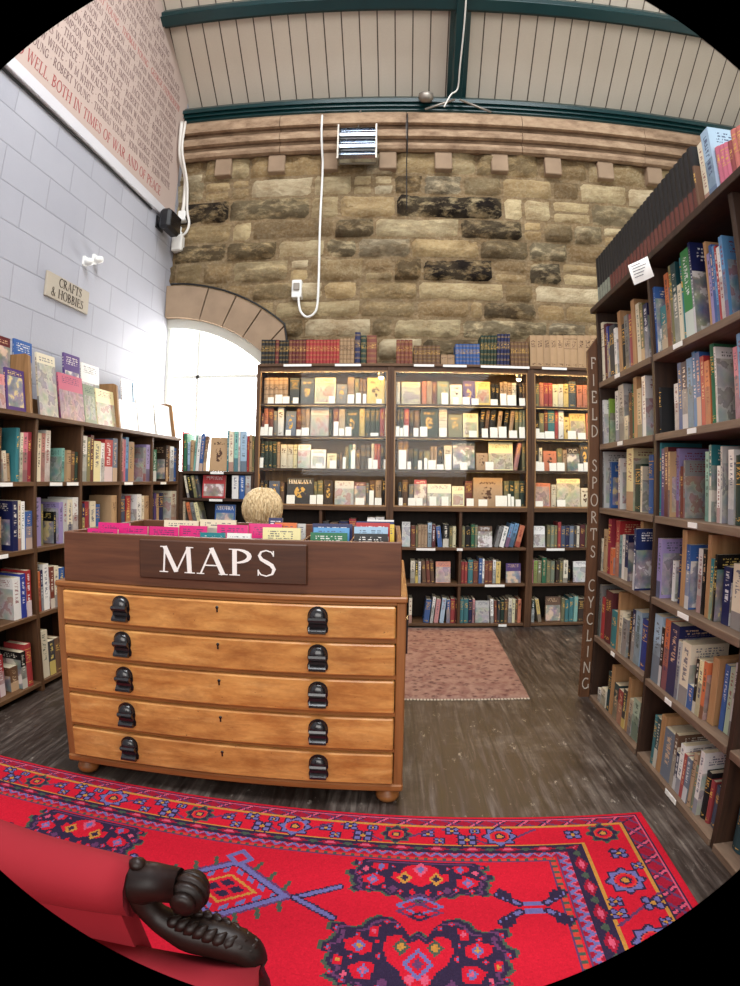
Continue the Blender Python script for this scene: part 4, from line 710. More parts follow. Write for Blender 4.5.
arc_band(mb,1.30,1.395,YW-0.02,YW+0.12)
mb.box(-1.86,-1.83,YW+0.02,YW+0.07,0.95,2.66); mb.box(-2.17,-1.0,YW+0.02,YW+0.07,2.17,2.20)
mb.box(-2.172,-2.13,YW,YW+0.1,0.95,2.7); mb.box(-1.05,-0.99,YW,YW+0.1,0.95,2.2); mb.box(-2.172,-0.99,YW-0.0,YW+0.1,0.88,0.95)
part(mb,'window_frame',MAT['white_paint'],w)
mb = MB(); mb.box(-2.172,-0.99,YW+0.09,YW+0.10,0.9,2.74); part(mb,'window_pane',MAT['daylight'],w)

# string course with its corbel blocks
mb = MB()
prof=[(YW,4.90),(YW-0.02,4.90),(YW-0.20,4.87),(YW-0.21,4.76),(YW-0.17,4.73),(YW-0.12,4.725),(YW-0.11,4.69),(YW-0.16,4.675),(YW-0.18,4.65),(YW-0.175,4.60),(YW-0.13,4.565),(YW-0.09,4.56),(YW-0.085,4.53),(YW-0.125,4.515),(YW-0.135,4.49),(YW-0.12,4.45),(YW-0.07,4.41),(YW-0.02,4.40),(YW,4.40)]
def corn_mat():
    m, nt, b = new_mat('dressed_sandstone', 0.9, 0.2); n = N(nt)
    f = n.noise(n.coord('Object',(2,1,4)), 3.2, 6, 0.68); g = n.noise(n.coord('Object',(0.5,1,1)), 2.0, 3)
    base = n.ramp(f, [(0.3, lin((124,100,80))), (0.55, lin((168,142,116))), (0.75, lin((188,164,138)))])
    base = n.mix(n.ramp(g, [(0.5, 0.0), (0.75, 0.5)]), base, lin((96,76,60)))
    n.link(base, b.inputs['Base Color']); n.bump(f, b, 0.3, 0.01); return m
CM = corn_mat()
prof=[(y,1.25+(z-1.25)*y/5.0) for y,z in prof[1:-1]]; prof=[(YW,prof[0][1])]+prof+[(YW,prof[-1][1])]
rr = random.Random(3); x=-2.17
while x<3.85:
    L=rr.uniform(.9,1.5); mb.prism(prof, x+0.003, min(x+L,3.85)-0.003, 0); x+=L
struct(mb.build('trim_2', CM))
mb = MB()
for cx in (-1.70,-1.16,-0.64,-0.08,0.455,1.0,1.53,2.07,2.6,3.13): mb.bbox(cx-0.083,cx+0.083,YW-0.085,YW+0.03,4.205,4.395,0.008)
struct(mb.build('trim_3', MAT['arch_stone']))

# ceiling: boards climbing from the wall plate towards the viewer
CS = Vector((0,-0.729,0.494)).normalized()      # up the slope
CN = Vector((0,-CS.z,CS.y))                      # down into the room, square to the slope
if CN.z>0: CN=-CN
M_CEIL = Matrix(((1,0,0,0),(0,CS.y,CN.y,YW),(0,CS.z,CN.z,5.10),(0,0,0,1)))   # local: x along the wall, y up the slope, z into the room
def boards_mat():
    m, nt, b = new_mat('painted_boards', 0.6, 0.3); n = N(nt)
    sp = n.node('ShaderNodeSeparateXYZ'); n.link(n.coord('Object'), sp.inputs[0])
    f = n.math('FRACT', n.math('DIVIDE', n.math('ADD', sp.outputs[0], 10.0), 0.168))
    gap = n.math('LESS_THAN', n.math('ABSOLUTE', n.math('SUBTRACT', f, 0.5)), 0.035)
    ns = n.noise(n.coord('Object',(1,.3,1)), 2.2, 4); ft = n.noise(n.coord(),60,2)
    base = n.mix(ns, lin((206,194,178)), lin((224,214,198)))
    base = n.mix(n.math('MULTIPLY', ft, .15), base, lin((150,140,128)))
    base = n.mix(gap, base, lin((92,80,70)))
    n.link(base, b.inputs['Base Color']); n.bump(n.math('SUBTRACT',1.0,gap), b, 0.6, 0.01); return m
mb = MB(); mb.box(-2.45,3.95,-0.1,2.1,-0.06,0.0)
struct(mb.build('ceiling', boards_mat(), mtx=M_CEIL))
# green-painted timbers: wall plate, purlin and rafter
pb=[(YW-0.10,4.92),(YW-0.12,4.95),(YW-0.12,4.99),(YW-0.15,5.00),(YW-0.15,5.045),(YW-0.18,5.055),(YW-0.18,5.10),(YW-0.12,5.12)]
pb=[(y,1.25+(z-1.25)*y/YW) for y,z in pb]
mb = MB(); mb.prism([(YW,4.84)]+pb+[(YW,5.10)],-2.17,3.85,0)
struct(mb.build('trim_4', MAT['green_paint']))
mb = MB(); mb.prism([(0.90,-0.01),(0.90,0.09),(0.93,0.11),(0.93,0.15),(1.03,0.15),(1.03,0.11),(1.06,0.09),(1.06,-0.01)],-2.40,3.9,0)
struct(mb.build('trim_5', MAT['green_paint'], mtx=M_CEIL))
mb = MB(); mb.prism([(0.51,-0.01),(0.51,0.06),(0.545,0.10),(0.555,0.18),(0.645,0.18),(0.655,0.10),(0.70,0.06),(0.70,-0.01)],-0.05,2.0,1)
struct(mb.build('trim_6', MAT['green_paint'], mtx=M_CEIL))
mb = MB(); mb.box(3.8,3.95,-3,5.4,0,6.5)
struct(mb.build('wall_right', MAT['white_paint']))
# ------------------------------------------------------------------ lettered mural on the block wall
mu = empty('names_mural', WL @ Matrix.Translation((0,-0.004,0)))
tag(mu,'large pinkish panel of grey names with a red bottom line high on white block wall','mural')
mb = MB()   # local x: 0 at the stone wall, negative towards the viewer; top follows the ceiling
def ctop(x): return 5.10+0.678*(-x*0.998)-0.02
xs=[-4.4,-3.2,-2.0,-1.0,-0.10]
vs=[];fs=[]
for y in (-0.012,0.002):
    for x in xs: vs+= [(x,y,3.76),(x,y,min(ctop(x),7.0))]
n=len(xs); m=2*n
for i in range(n-1):
    a=2*i; fs+=[(a,a+2,a+3,a+1),(m+a,m+a+1,m+a+3,m+a+2),(a,m+a,m+a+2,a+2),(a+1,a+3,m+a+3,m+a+1)]
fs+=[(0,1,m+1,m),(2*n-2,m+2*n-2,m+2*n-1,2*n-1)]
mb.add(vs,fs); part(mb,'panel',MAT['mural'],mu)
mb = MB(); mb.bbox(-4.4,-0.12,-0.03,0.002,3.665,3.76,0.004); part(mb,'white_batten',MAT['mural_edge'],mu)
red_='BOTH IN TIMES OF WAR AND OF PEACE'; ws_=(1.74/0.092-0.03*len(red_))/sum(GL[c][0] for c in red_); pre_=sum(GL[c][0]*ws_+.03 for c in 'SO WELL. ')*0.092
mb = MB(); letters(mb,'SO WELL. '+red_,0.092,Matrix.Translation((-2.17-pre_,-0.0125,3.835)),0,None,0.001,0,0.03,ws_)
part(mb,'red_lettering',MAT['letter_red'],mu)
rows=["JACK YOUNG - JOE YOUNG - ROBERT YOUNG - THOMAS YOUNG","JOHN WHITE - MATTHEW WHITE - W M WHITE - CECIL WHITE - JOHN","JOHN WALLACE - THOMAS WALLACE - J W WALTON - JACK WHITE",
 "STEPHENSON - ISAAC THOMPSON - THOMAS THOMPSON - JACK","GEORGE STEPHENSON - JAMES THOMPSON - WILLIAM WALLACE","ROBERT SMITH - GEORGE SMITH - EDWARD SMITH - JACK SMITH",
 "JOHN ROBSON - GEORGE ROBSON - ROBERT ROBSON - WILLIAM","THOMAS RICHARDSON - JAMES ROBINSON - JOHN ROBINSON"]
mb = MB(); mr = MB()
for k in range(20):
    z=3.985+0.1*k; t=rows[k%8] if k<8 else rows[(k*5+3)%8]
    xe=-0.26-0.03*(k%3)
    # the right end of the row stays clear of the sloping boards
    if z+0.16>ctop(xe): xe=-(z+0.18-5.10)/0.678-0.1
    tmp=[GL[c][0]*0.72+0.035 for c in t]; Wd=sum(tmp)*0.068
    while Wd<2.5-(-xe)+0.3: t=t+" - "+rows[(k*3+1)%8].split(' - ')[0]; Wd=sum(GL[c][0]*0.72+0.035 for c in t)*0.068
    # a few rows are red as on the panel
    words_=t.split(' '); x=xe-Wd
    letters(mr if k in (9,) else mb,t,0.068,Matrix.Translation((x,-0.0125,z)),0,None,0.001,0,0.035,0.72)
part(mb,'grey_lettering',MAT['letter_grey'],mu); part(mr,'red_lettering',MAT['letter_red'],mu)
mb = MB(); mb.tube([(-4.4,-0.012,3.645),(-3,-0.012,3.643),(-1.2,-0.012,3.648),(-0.55,-0.012,3.645)],0.009,6)
tag(mb.build('black_cable',MAT['black_cable'],mtx=WL),'thin black cable running along the bottom edge of the lettered panel','cable')

# ------------------------------------------------------------------ sign, sensors, lamp, pipes on the left wall
sg = empty('wall_sign', WL @ Matrix.Translation((-1.63,-0.02,2.5)))
tag(sg,'small tan CRAFTS & HOBBIES sign tilted on the white block wall','sign')
R_=Matrix.Rotation(math.radians(0),4,'Y')
mb = MB(); mb.bbox(-0.255,0.255,0.0,0.018,-0.085,0.085,0.003,0,R_); part(mb,'board',MAT['sign_board'],sg)
mb = MB(); letters(mb,"CRAFTS",0.062,R_@Matrix.Translation((0.02,-0.0005,0.012)),0,None,0.0015,0,0.05,0.95,True)
letters(mb,"& HOBBIES",0.062,R_@Matrix.Translation((-0.005,-0.0005,-0.068)),0,None,0.0015,0,0.05,0.95,True); part(mb,'lettering',MAT['letter_dark'],sg)
for i,(s_,z_,lab) in enumerate(((-1.46,2.80,'small white wall fitting, the lower of two above the crafts sign'),(-1.34,2.86,'small white wall fitting, the upper of two above the crafts sign'))):
    d = empty('wall_sensor', WL @ Matrix.Translation((s_,0,z_))); tag(d,lab,'sensor')
    mb = MB(); mb.bbox(-0.025,0.025,-0.02,0.004,-0.035,0.035,0.004); part(mb,'back_plate',MAT['white_plastic'],d)
    mb = MB(); mb.lathe([(0.0,-0.005),(0.026,0.0),(0.03,0.03),(0.024,0.055),(0.008,0.065)],12,0,Matrix.Translation((0,-0.02,-0.01))@Matrix.Rotation(PI/2,4,'X')); part(mb,'sensor_head',MAT['white_plastic'],d)
fl = empty('floodlight', WL @ Matrix.Translation((-0.36,-0.0,3.58))); tag(fl,'black floodlight in the corner where block wall meets stone','lamp')
mb = MB(); mb.bbox(-0.13,0.13,-0.17,-0.06,-0.10,0.10,0.025); part(mb,'housing',MAT['black_plastic'],fl)
mb = MB(); mb.bbox(-0.11,0.11,-0.175,-0.168,-0.08,0.08,0.003); part(mb,'lens',MAT['black_metal'],fl)
mb = MB(); mb.box(-0.05,0.05,-0.065,0.003,-0.02,0.02); mb.box(-0.07,0.07,-0.012,0.004,-0.06,0.06); part(mb,'bracket',MAT['black_plastic'],fl)
jb = empty('junction_box', Matrix.Translation((-2.10,YW-0.05,3.52))); tag(jb,'grey white junction box hanging under the corner pipes','junction box')
mb = MB(); mb.bbox(-0.055,0.055,-0.06,0.03,-0.11,0.06,0.012); part(mb,'box',MAT['white_pipe'],jb)
mb = MB(); mb.lathe([(0.03,0.06),(0.03,0.1),(0.018,0.11),(0.018,0.16)],10); part(mb,'gland',MAT['white_plastic'],jb)
mb = MB(); mb.bbox(-0.045,0.035,-0.05,0.03,-0.06,0.05,0.01)
tag(mb.build('junction_box',MAT['white_plastic'],mtx=Matrix.Translation((-2.075,YW-0.05,3.79))),'small white junction box beside the black floodlight','junction box')
mb = MB(); mb.tube(curve_pts([(-2.13,YW-0.235,4.78),(-2.125,YW-0.22,4.55),(-2.115,YW-0.19,4.38),(-2.08,YW-0.09,4.2),(-2.07,YW-0.08,3.95),(-2.075,YW-0.075,3.84)],6),0.02,8)
tag(mb.build('white_conduit',MAT['white_pipe']),'thick white conduit dropping down the corner beside the stone wall','pipe')
mb = MB(); mb.tube(curve_pts([(-2.09,YW-0.235,4.78),(-2.09,YW-0.23,4.45),(-2.04,YW-0.13,4.13),(-2.03,YW-0.08,3.85),(-2.0,YW-0.07,3.7),(-2.03,YW-0.07,3.6),(-2.1,YW-0.07,3.56)],6),0.013,8)
tag(mb.build('white_conduit',MAT['white_pipe']),'thin white cable looping round the corner junction boxes','pipe')

# ------------------------------------------------------------------ things on the stone wall
ht = empty('quartz_heater', Matrix.Translation((-0.36,YW-0.30,4.37))); tag(ht,'chrome bar heater hanging from the stone string course','heater')
mb = MB()
mb.box(-0.185,-0.17,-0.02,0.12,-0.19,0.19); mb.box(0.17,0.185,-0.02,0.12,-0.19,0.19); mb.box(-0.185,0.185,0.10,0.12,-0.18,0.18); part(mb,'casing',MAT['grey_metal'],ht)
for k,z_ in enumerate((0.13,0.0,-0.13)):
    mb = MB(); mb.prism([(0.09,z_-0.045),(0.03,z_-0.04),(0.0,z_-0.022),(0.03,z_-0.03),(0.075,z_-0.02),(0.085,z_),(0.075,z_+0.02),(0.03,z_+0.03),(0.0,z_+0.03),(0.03,z_+0.045),(0.09,z_+0.045)],-0.168,0.168,0); part(mb,'reflector',MAT['chrome'],ht)
    mb = MB(); mb.tube([(-0.168,0.035,z_),(0.168,0.035,z_)],0.011,8); part(mb,'heating_bar',MAT['black_metal'],ht)
mb = MB(); mb.tube([(0.0,0.11,0.19),(0.0,0.13,0.3),(0.01,0.15,0.45),(0.02,0.22,0.52)],0.008,6); mb.box(-0.03,0.03,0.1,0.17,0.15,0.175); part(mb,'bracket',MAT['grey_metal'],ht)
so = empty('wall_socket', Matrix.Translation((-0.90,YW-0.08,2.97))); tag(so,'small white wall socket on the stone wall above the red bound books','socket')
mb = MB(); mb.bbox(-0.045,0.045,-0.03,0.06,-0.085,0.085,0.006); part(mb,'box',MAT['white_plastic'],so)
mb = MB(); mb.bbox(-0.028,0.028,-0.045,-0.029,-0.02,0.05,0.004); part(mb,'switch',MAT['grey_metal'],so)
yc=YW-0.10
mb = MB(); mb.tube(curve_pts([(-0.71,YW-0.225,4.74),(-0.71,YW-0.215,4.55),(-0.705,YW-0.15,4.36),(-0.70,yc,4.2),(-0.705,yc,3.6),(-0.70,yc,3.1),(-0.705,yc,2.82),(-0.735,yc,2.73),(-0.80,yc,2.70),(-0.855,yc,2.75),(-0.875,yc,2.83),(-0.88,yc,2.90)],6),0.011,8)
tag(mb.build('white_cable',MAT['white_plastic']),'white cable hanging down the stone wall and looping into the socket','cable')
mb = MB(); mb.tube(curve_pts([(0.11,YW-0.225,4.74),(0.11,YW-0.215,4.55),(0.105,YW-0.15,4.36),(0.10,yc,4.2),(0.10,yc,3.75)],6),0.006,6)
tag(mb.build('black_cable',MAT['black_cable']),'thin black cable hanging over the string course onto the stones','cable')
pts=[(ARC[0]+1.715*math.cos(t),YW-0.105,ARC[1]+1.715*math.sin(t)) for t in np.linspace(PI/2-0.01,0.845,12)]
pts=[(min(p[0],-0.975),p[1],p[2]) for p in pts]+[(-0.975,YW-0.105,2.5),(-0.975,YW-0.105,2.3)]
mb = MB(); mb.tube(pts,0.010,6); tag(mb.build('black_cable',MAT['black_cable']),'black cable following the top of the stone arch','cable')
# struts and cable at the foot of the rafter
for a,b_,lab in (((0.57,YW-0.21,4.93),(0.28,YW-0.215,4.80),'thin grey rod splayed to the left at the rafter foot'),((0.62,YW-0.21,4.93),(0.92,YW-0.215,4.79),'thin grey rod splayed to the right at the rafter foot')):
    mb = MB(); mb.tube([a,b_],0.011,6); tag(mb.build('rafter_strut',MAT['grey_metal'],),lab,'rod')
Rf=M_CEIL
mb = MB(); mb.tube(curve_pts([Rf@Vector((0.63,1.6,0.19)),Rf@Vector((0.63,0.9,0.19)),Rf@Vector((0.61,0.4,0.19)),Rf@Vector((0.60,0.17,0.19)),(0.53,YW-0.26,4.95),(0.46,YW-0.245,4.81)],6),0.008,6)
tag(mb.build('rafter_cable',MAT['white_pipe']),'pale cable running down the green rafter to the wall plate','cable')
mb = MB(); mb.lathe([(0.0,-0.06),(0.05,-0.055),(0.075,-0.02),(0.07,0.03),(0.03,0.05)],12,0,Matrix.Translation((0.29,YW-0.25,4.93))@Matrix.Rotation(0.5,4,'X'))
tag(mb.build('spotlight',MAT['grey_metal']),'small dull metal spotlight on the green wall plate by the rafter','lamp')

# ------------------------------------------------------------------ bookcases
def bookcase(name,mtx,label):
    o=empty(name,mtx); tag(o,label,'bookcase'); return o
def shelf(o,x0,x1,y0,y1,z,t=0.025,mat='shelf_wood',name='shelf',r=0.002):
    mb=MB(); mb.bbox(x0,x1,y0,y1,z-t,z,r); return part(mb,name,MAT[mat],o)
def upright(o,x0,x1,y0,y1,z0,z1,mat='upright_wood',name='upright'):
    mb=MB(); mb.bbox(x0,x1,y0,y1,z0,z1,0.002); return part(mb,name,MAT[mat],o)
# right-hand case
rc=bookcase('bookcase',FR['R'],'tall dark open bookcase running along the right side of the room')
RU=[-0.028,0.71,1.445,2.18]
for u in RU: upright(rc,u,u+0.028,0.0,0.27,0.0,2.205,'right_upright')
for z in (0.03,0.386,0.755,1.105,1.455,1.80):
    for a,b_ in ((0.0,0.71),(0.738,1.445),(1.473,2.18)): shelf(rc,a,b_,-0.006,0.262,z,0.03,'right_shelf')
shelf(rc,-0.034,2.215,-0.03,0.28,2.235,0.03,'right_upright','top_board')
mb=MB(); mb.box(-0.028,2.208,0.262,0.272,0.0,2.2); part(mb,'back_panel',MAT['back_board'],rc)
# left-hand case
lc=bookcase('bookcase',FR['L'],'long brown open bookcase along the white block wall')
for u in (-0.56,-0.053,0.405,0.898,1.388,1.878): upright(lc,u,u+0.027,0.0,0.25,0.0,1.56,'upright_wood')
for z in (0.06,0.458,0.835,1.208):
    for a,b_ in ((-0.533,-0.053),(-0.026,0.405),(0.432,0.898),(0.925,1.388),(1.415,1.878)): shelf(lc,a,b_,0.0,0.243,z,0.025,'shelf_wood')
shelf(lc,-0.56,1.905,-0.02,0.29,1.585,0.026,'shelf_wood','top_board')
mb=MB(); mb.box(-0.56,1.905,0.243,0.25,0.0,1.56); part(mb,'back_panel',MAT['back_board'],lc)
for u,h in ((-0.065,0.35),(0.93,0.33),(1.872,0.30)):
    mb=MB(); mb.prism([(0.03,1.585),(0.255,1.585),(0.255,1.585+h),(0.10,1.585+h),(0.075,1.585+h*0.96)],u,u+0.022,0); part(mb,'rack_end',MAT['rack_wood'],lc,'pale tan end board of the display rack')
for a,b_ in ((-0.5,-0.067),(-0.041,0.928),(0.954,1.870)):
    mb=MB(); mb.bbox(a,b_,0.165,0.25,1.587,1.70,0.002); part(mb,'rack_step',MAT['rack_wood'],lc)
# low corner case under the window
cc=bookcase('bookcase',FR['B']@Matrix.Translation((0,0.012,0)),'low dark bookcase under the bright window in the far corner')
upright(cc,-1.905,-1.843,0.0,0.265,0.0,1.276,'shelf_dark'); upright(cc,-1.222,-1.197,0.0,0.265,0.0,1.276,'shelf_dark')
for z in (0.06,0.32,0.57,0.82,1.065): shelf(cc,-1.843,-1.222,0.0,0.255,z,0.022,'shelf_dark')
shelf(cc,-1.905,-1.197,-0.005,0.268,1.30,0.024,'shelf_dark','top_board')
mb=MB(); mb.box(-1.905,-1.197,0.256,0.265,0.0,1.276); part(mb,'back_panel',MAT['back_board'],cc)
# three glazed cases
GZ=(1.885,1.61,1.335)
def glazed(x0,x1,label,divs,lamps):
    o=empty('glazed_bookcase',FR['B']); tag(o,label,'bookcase')
    for a in (x0,x1-0.03): upright(o,a,a+0.03,-0.012,0.285,0.0,2.20)
    i0,i1=x0+0.03,x1-0.03
    for z in GZ: shelf(o,i0,i1,0.008,0.275,z,0.02,'shelf_dark')
    shelf(o,i0,i1,-0.008,0.275,1.02,0.034,'shelf_wood')
    for z in (0.683,0.376,0.03): shelf(o,i0,i1,0.0,0.275,z,0.022,'shelf_wood')
    for d in divs: upright(o,d-0.012,d+0.012,0.002,0.27,0.03,0.986)
    shelf(o,x0,x1,-0.02,0.29,2.225,0.024,'shelf_wood','top_board')
    mb=MB(); mb.bbox(i0,i1,-0.006,0.02,2.165,2.20,0.003); part(mb,'header_rail',MAT['upright_wood'],o)
    mb=MB(); mb.box(i0,i1,0.275,0.284,1.02,2.2); part(mb,'back_panel',MAT['case_back'],o)
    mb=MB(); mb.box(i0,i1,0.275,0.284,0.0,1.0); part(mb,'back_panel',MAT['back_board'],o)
    # door: thin edge strips and a pane
    mb=MB(); e=0.010
    mb.box(i0,i0+e,-0.008,0.004,1.022,2.164); mb.box(i1-e,i1,-0.008,0.004,1.022,2.164); mb.box(i0+e,i1-e,-0.008,0.004,2.152,2.164); mb.box(i0+e,i1-e,-0.008,0.004,1.022,1.034)
    d=part(mb,'glass_door',MAT['brass_edge'],o)
    mb=MB(); mb.box(i0+e,i1-e,-0.004,-0.001,1.034,2.152); part(mb,'pane',MAT['glass'],d)
    for lx in lamps:
        l=MB(); l.lathe([(0.010,-0.02),(0.026,-0.012),(0.030,0.02),(0.02,0.03)],12,0,Matrix.Translation((lx,0.045,2.135))); lp=part(l,'case_lamp',MAT['grey_metal'],o)
        l=MB(); l.lathe([(0.001,-0.036),(0.016,-0.032),(0.022,-0.02),(0.02,-0.012)],12,0,Matrix.Translation((lx,0.045,2.135))); part(l,'bulb',MAT['bulb'],lp)
    return o
glazed(-1.185,-0.036,'glazed bookcase of old books nearest the bright window, first of three',(-0.615,),(-0.12,))
glazed(-0.036,1.153,'glazed bookcase of old books standing between the other two',(0.56,),(1.06,))
glazed(1.153,1.98,'glazed bookcase of old books partly behind the FIELD SPORTS post',(),(1.85,))

# post with vertical lettering at the end of the right case
ps=empty('lettered_post',Matrix.Translation((1.094,3.105,0))@Matrix.Rotation(-0.02,4,'Z')); tag(ps,'tall brown post lettered FIELD SPORTS CYCLING at end of right bookcase','sign')
mb=MB(); mb.prism([(0.0,0.0),(0.082,0.0),(0.082,2.08),(0.06,2.07),(0.0,1.99)],0.0,0.03,1); part(mb,'post',MAT['post_wood'],ps)
mb=MB()
txt="FIELD SPORTS CYCLING"; zc=1.885
def post_letter(c,z):
    w=GL[c][0]*0.052
    letters(mb,c,0.066,Matrix.Translation((0.030-w/2,-0.0006,z)),0,0.10,0.0012,0,0.0,0.8)
for i,c in enumerate(txt):
    if c!=' ': post_letter(c,zc-0.0965*i)
part(mb,'lettering',MAT['letter_cream'],ps)
# a note pinned to the right case
nt_=empty('paper_note',FR['R']@Matrix.Translation((0.845,-0.036,2.185))@Matrix.Rotation(math.radians(52),4,'Z')@Matrix.Rotation(math.radians(-14),4,'Y'))
tag(nt_,'white handwritten paper note curling off the right bookcase below the black volumes','note')
mb=MB(); vs=[];fs=[]
for j in range(7):
    for i in range(7):
        u,w_=i/6,j/6; vs.append((0.095*u-0.095,-0.012-0.016*math.sin(w_*2.2)*(1-w_*0.2)-0.01*u*u,-0.10*w_+0.02))
for j in range(6):
    for i in range(6): a=j*7+i; fs.append((a,a+1,a+8,a+7))
o_=len(vs); vs+= [(x,y+0.0012,z) for (x,y,z) in vs]; fs+=[tuple(o_+k for k in f[::-1]) for f in fs]
mb.add(vs,fs); part(mb,'sheet',MAT['paper'],nt_)
mb=MB()
for k in range(5):
    w_=0.2+0.14*k; y=-0.0135-0.016*math.sin(w_*2.2)*(1-w_*0.2)-0.008; z=-0.10*w_+0.02
    mb.box(-0.08,-0.04+0.008*((k*7)%4),y-0.0025,y-0.0018,z-0.0015,z+0.0015)
part(mb,'handwriting',MAT['ink'],nt_)
# white shelf-edge labels
def shelf_label(fr,s_,z,w_,label,y=-0.009):
    mb=MB(); mb.box(-w_/2,w_/2,-0.002,0.001,-0.012,0.008)
    tag(mb.build('shelf_label',MAT['paper'],mtx=FR[fr]@Matrix.Translation((s_,y,z-0.012))),label,'label','white labels on the shelf edges')
for fr,s_,z,w_,lab in (('R',0.30,1.80,.07,'white shelf-edge label on second highest right bookcase edge, far bay'),('R',0.99,1.80,.08,'white shelf-edge label below the bright green book on the right bookcase'),
 ('R',0.32,1.455,.07,'white shelf-edge label below the dark green spine in right far bay'),('R',1.08,1.455,.07,'white shelf-edge label below the light blue books on the right bookcase'),
 ('R',1.09,1.105,.07,'white shelf-edge label below the mint green book on the right bookcase'),('R',1.05,0.755,.09,'white shelf-edge label below the lilac book shelf on the right bookcase'),
 ('R',0.32,0.386,.05,'white shelf-edge label on the fifth shelf, right bookcase far bay'),('R',0.99,0.386,.06,'white shelf-edge label on the fifth shelf, right bookcase near bay'),
 ('R',1.12,0.03,.10,'white shelf-edge label on the bottom edge of the right bookcase')): shelf_label(fr,s_,z,w_,lab,-0.0085)
for s_,w_,lab in ((-.29,.10,'in the bay nearest the viewer'),(.15,.12,'below the mint green book'),(.32,.12,'below the small tan books'),(1.02,.12,'below the grey cover books'),(1.59,.1,'in the bay by the window')):
    shelf_label('L',s_,1.208,w_,'white shelf-edge label on left bookcase upper shelf, '+lab,-0.003)
shelf_label('L',-.33,.835,.10,'white shelf-edge label on left bookcase middle shelf under leaning books',-0.003)
for s_,z,w_,lab in ((.27,.683,.16,'first open shelf of the middle glazed case'),(1.38,.683,.16,'first open shelf of the glazed case behind the post'),(.86,.376,.17,'second open shelf of the middle glazed case'),(.94,.03,.07,'bottom shelf of the middle glazed case'),(.555,.683,.05,'short divider of the middle glazed case')):
    shelf_label('B',s_,z,w_,'white shelf-edge label on the '+lab,-0.0035 if z!=.683 or s_!=.555 else -0.004)
for i,(s_,w_,lab) in enumerate(((-.83,.24,'under the red and black bound volumes'),(-.40,.22,'under the red bound volumes'),(.24,.17,'under the brown bound volumes'),(.50,.2,'under the blue bound volumes'),(.93,.42,'under the green and plaid volumes'),(1.36,.22,'under the beige bound volumes'))):
    shelf_label('B',s_,2.222,w_,'white strip label on the glazed case top, '+lab,-0.0215)
for s_,z,lab in ((-1.52,1.30,'under the tan book with the black figure'),(-1.53,1.065,'under the red and blue cover')): shelf_label('B',s_,z,.12,'white shelf-edge label on low corner bookcase '+lab,-0.0065 if z==1.30 else -0.0015)

# ------------------------------------------------------------------ plan chest
ch=empty('plan_chest',Matrix.Translation((-0.637,2.0,0))); tag(ch,'wide honey coloured wooden plan chest with five shallow drawers','chest of drawers')
W2=0.687; D=0.95
mb=MB(); mb.bbox(-W2,-W2+0.035,0.0,D,0.07,0.81,0.004); part(mb,'side_panel',MAT['chest_side'],ch)
mb=MB(); mb.bbox(W2-0.035,W2,0.0,D,0.07,0.81,0.004); part(mb,'side_panel',MAT['chest_side'],ch)
mb=MB(); mb.box(-W2+0.035,W2-0.035,D-0.02,D,0.07,0.81); part(mb,'back_panel',MAT['chest_side'],ch)
mb=MB(); mb.bbox(-W2-0.004,W2+0.004,-0.008,D+0.004,0.81,0.832,0.005); part(mb,'top',MAT['chest_frame'],ch)
mb=MB(); mb.bbox(-W2-0.002,W2+0.002,-0.006,D,0.062,0.092,0.006); part(mb,'plinth',MAT['chest_frame'],ch)
DZ=[(0.678,0.800),(0.538,0.660),(0.393,0.522),(0.243,0.375),(0.098,0.228)]
for z0,z1 in ((0.800,0.81),(0.660,0.678),(0.522,0.538),(0.375,0.393),(0.228,0.243),(0.092,0.098)):
    mb=MB(); mb.box(-W2+0.035,W2-0.035,0.004,0.03,z0,z1); part(mb,'rail',MAT['chest_frame'],ch)
mb=MB(); mb.box(-W2+0.035,W2-0.035,0.12,0.14,0.09,0.80); part(mb,'inner_board',MAT['shelf_dark'],ch)
def cup_handle(parent,x,z,y):
    h=MB()
    # shaped back plate: round top, waist and flared foot
    pr=[(math.cos(t)*0.036,0.018+math.sin(t)*0.034) for t in np.linspace(0,PI,10)]+[(-0.037,0.0),(-0.033,-0.012),(-0.038,-0.028),(-0.036,-0.042),(-0.022,-0.05),(0.022,-0.05),(0.036,-0.042),(0.038,-0.028),(0.033,-0.012),(0.037,0.0)]
    h.prism(pr,-0.004,0.0,1,0,Matrix.Translation((x,y,z)))
    hb=h.build('handle',MAT['black_metal']); hb.parent=parent; hb['label']='black cast cup handle'
    c=MB(); vs=[];fs=[];n1,n2=12,7
    for j in range(n2+1):
        ph=PI/2*j/n2
        for i in range(n1+1):
            th=PI*i/n1; vs.append((x+0.034*math.cos(th)*math.cos(ph)*1.0,y-0.004-0.026*math.sin(ph) if True else 0,z+0.012+0.036*math.sin(th)*math.cos(ph)))
    for j in range(n2):
        for i in range(n1): a=j*(n1+1)+i; fs.append((a,a+1,a+n1+2,a+n1+1))
    c.add(vs,fs,0,None,True)
    c.prism([(-0.004,0.014),(-0.030,0.014),(-0.032,0.006),(-0.026,0.0),(-0.012,-0.012),(-0.012,-0.022),(-0.026,-0.034),(-0.028,-0.042),(-0.020,-0.046),(-0.004,-0.046)],x-0.031,x+0.031,0,0,Matrix.Translation((0,y,z)))
    cp=c.build('cup',MAT['black_metal']); cp.parent=hb
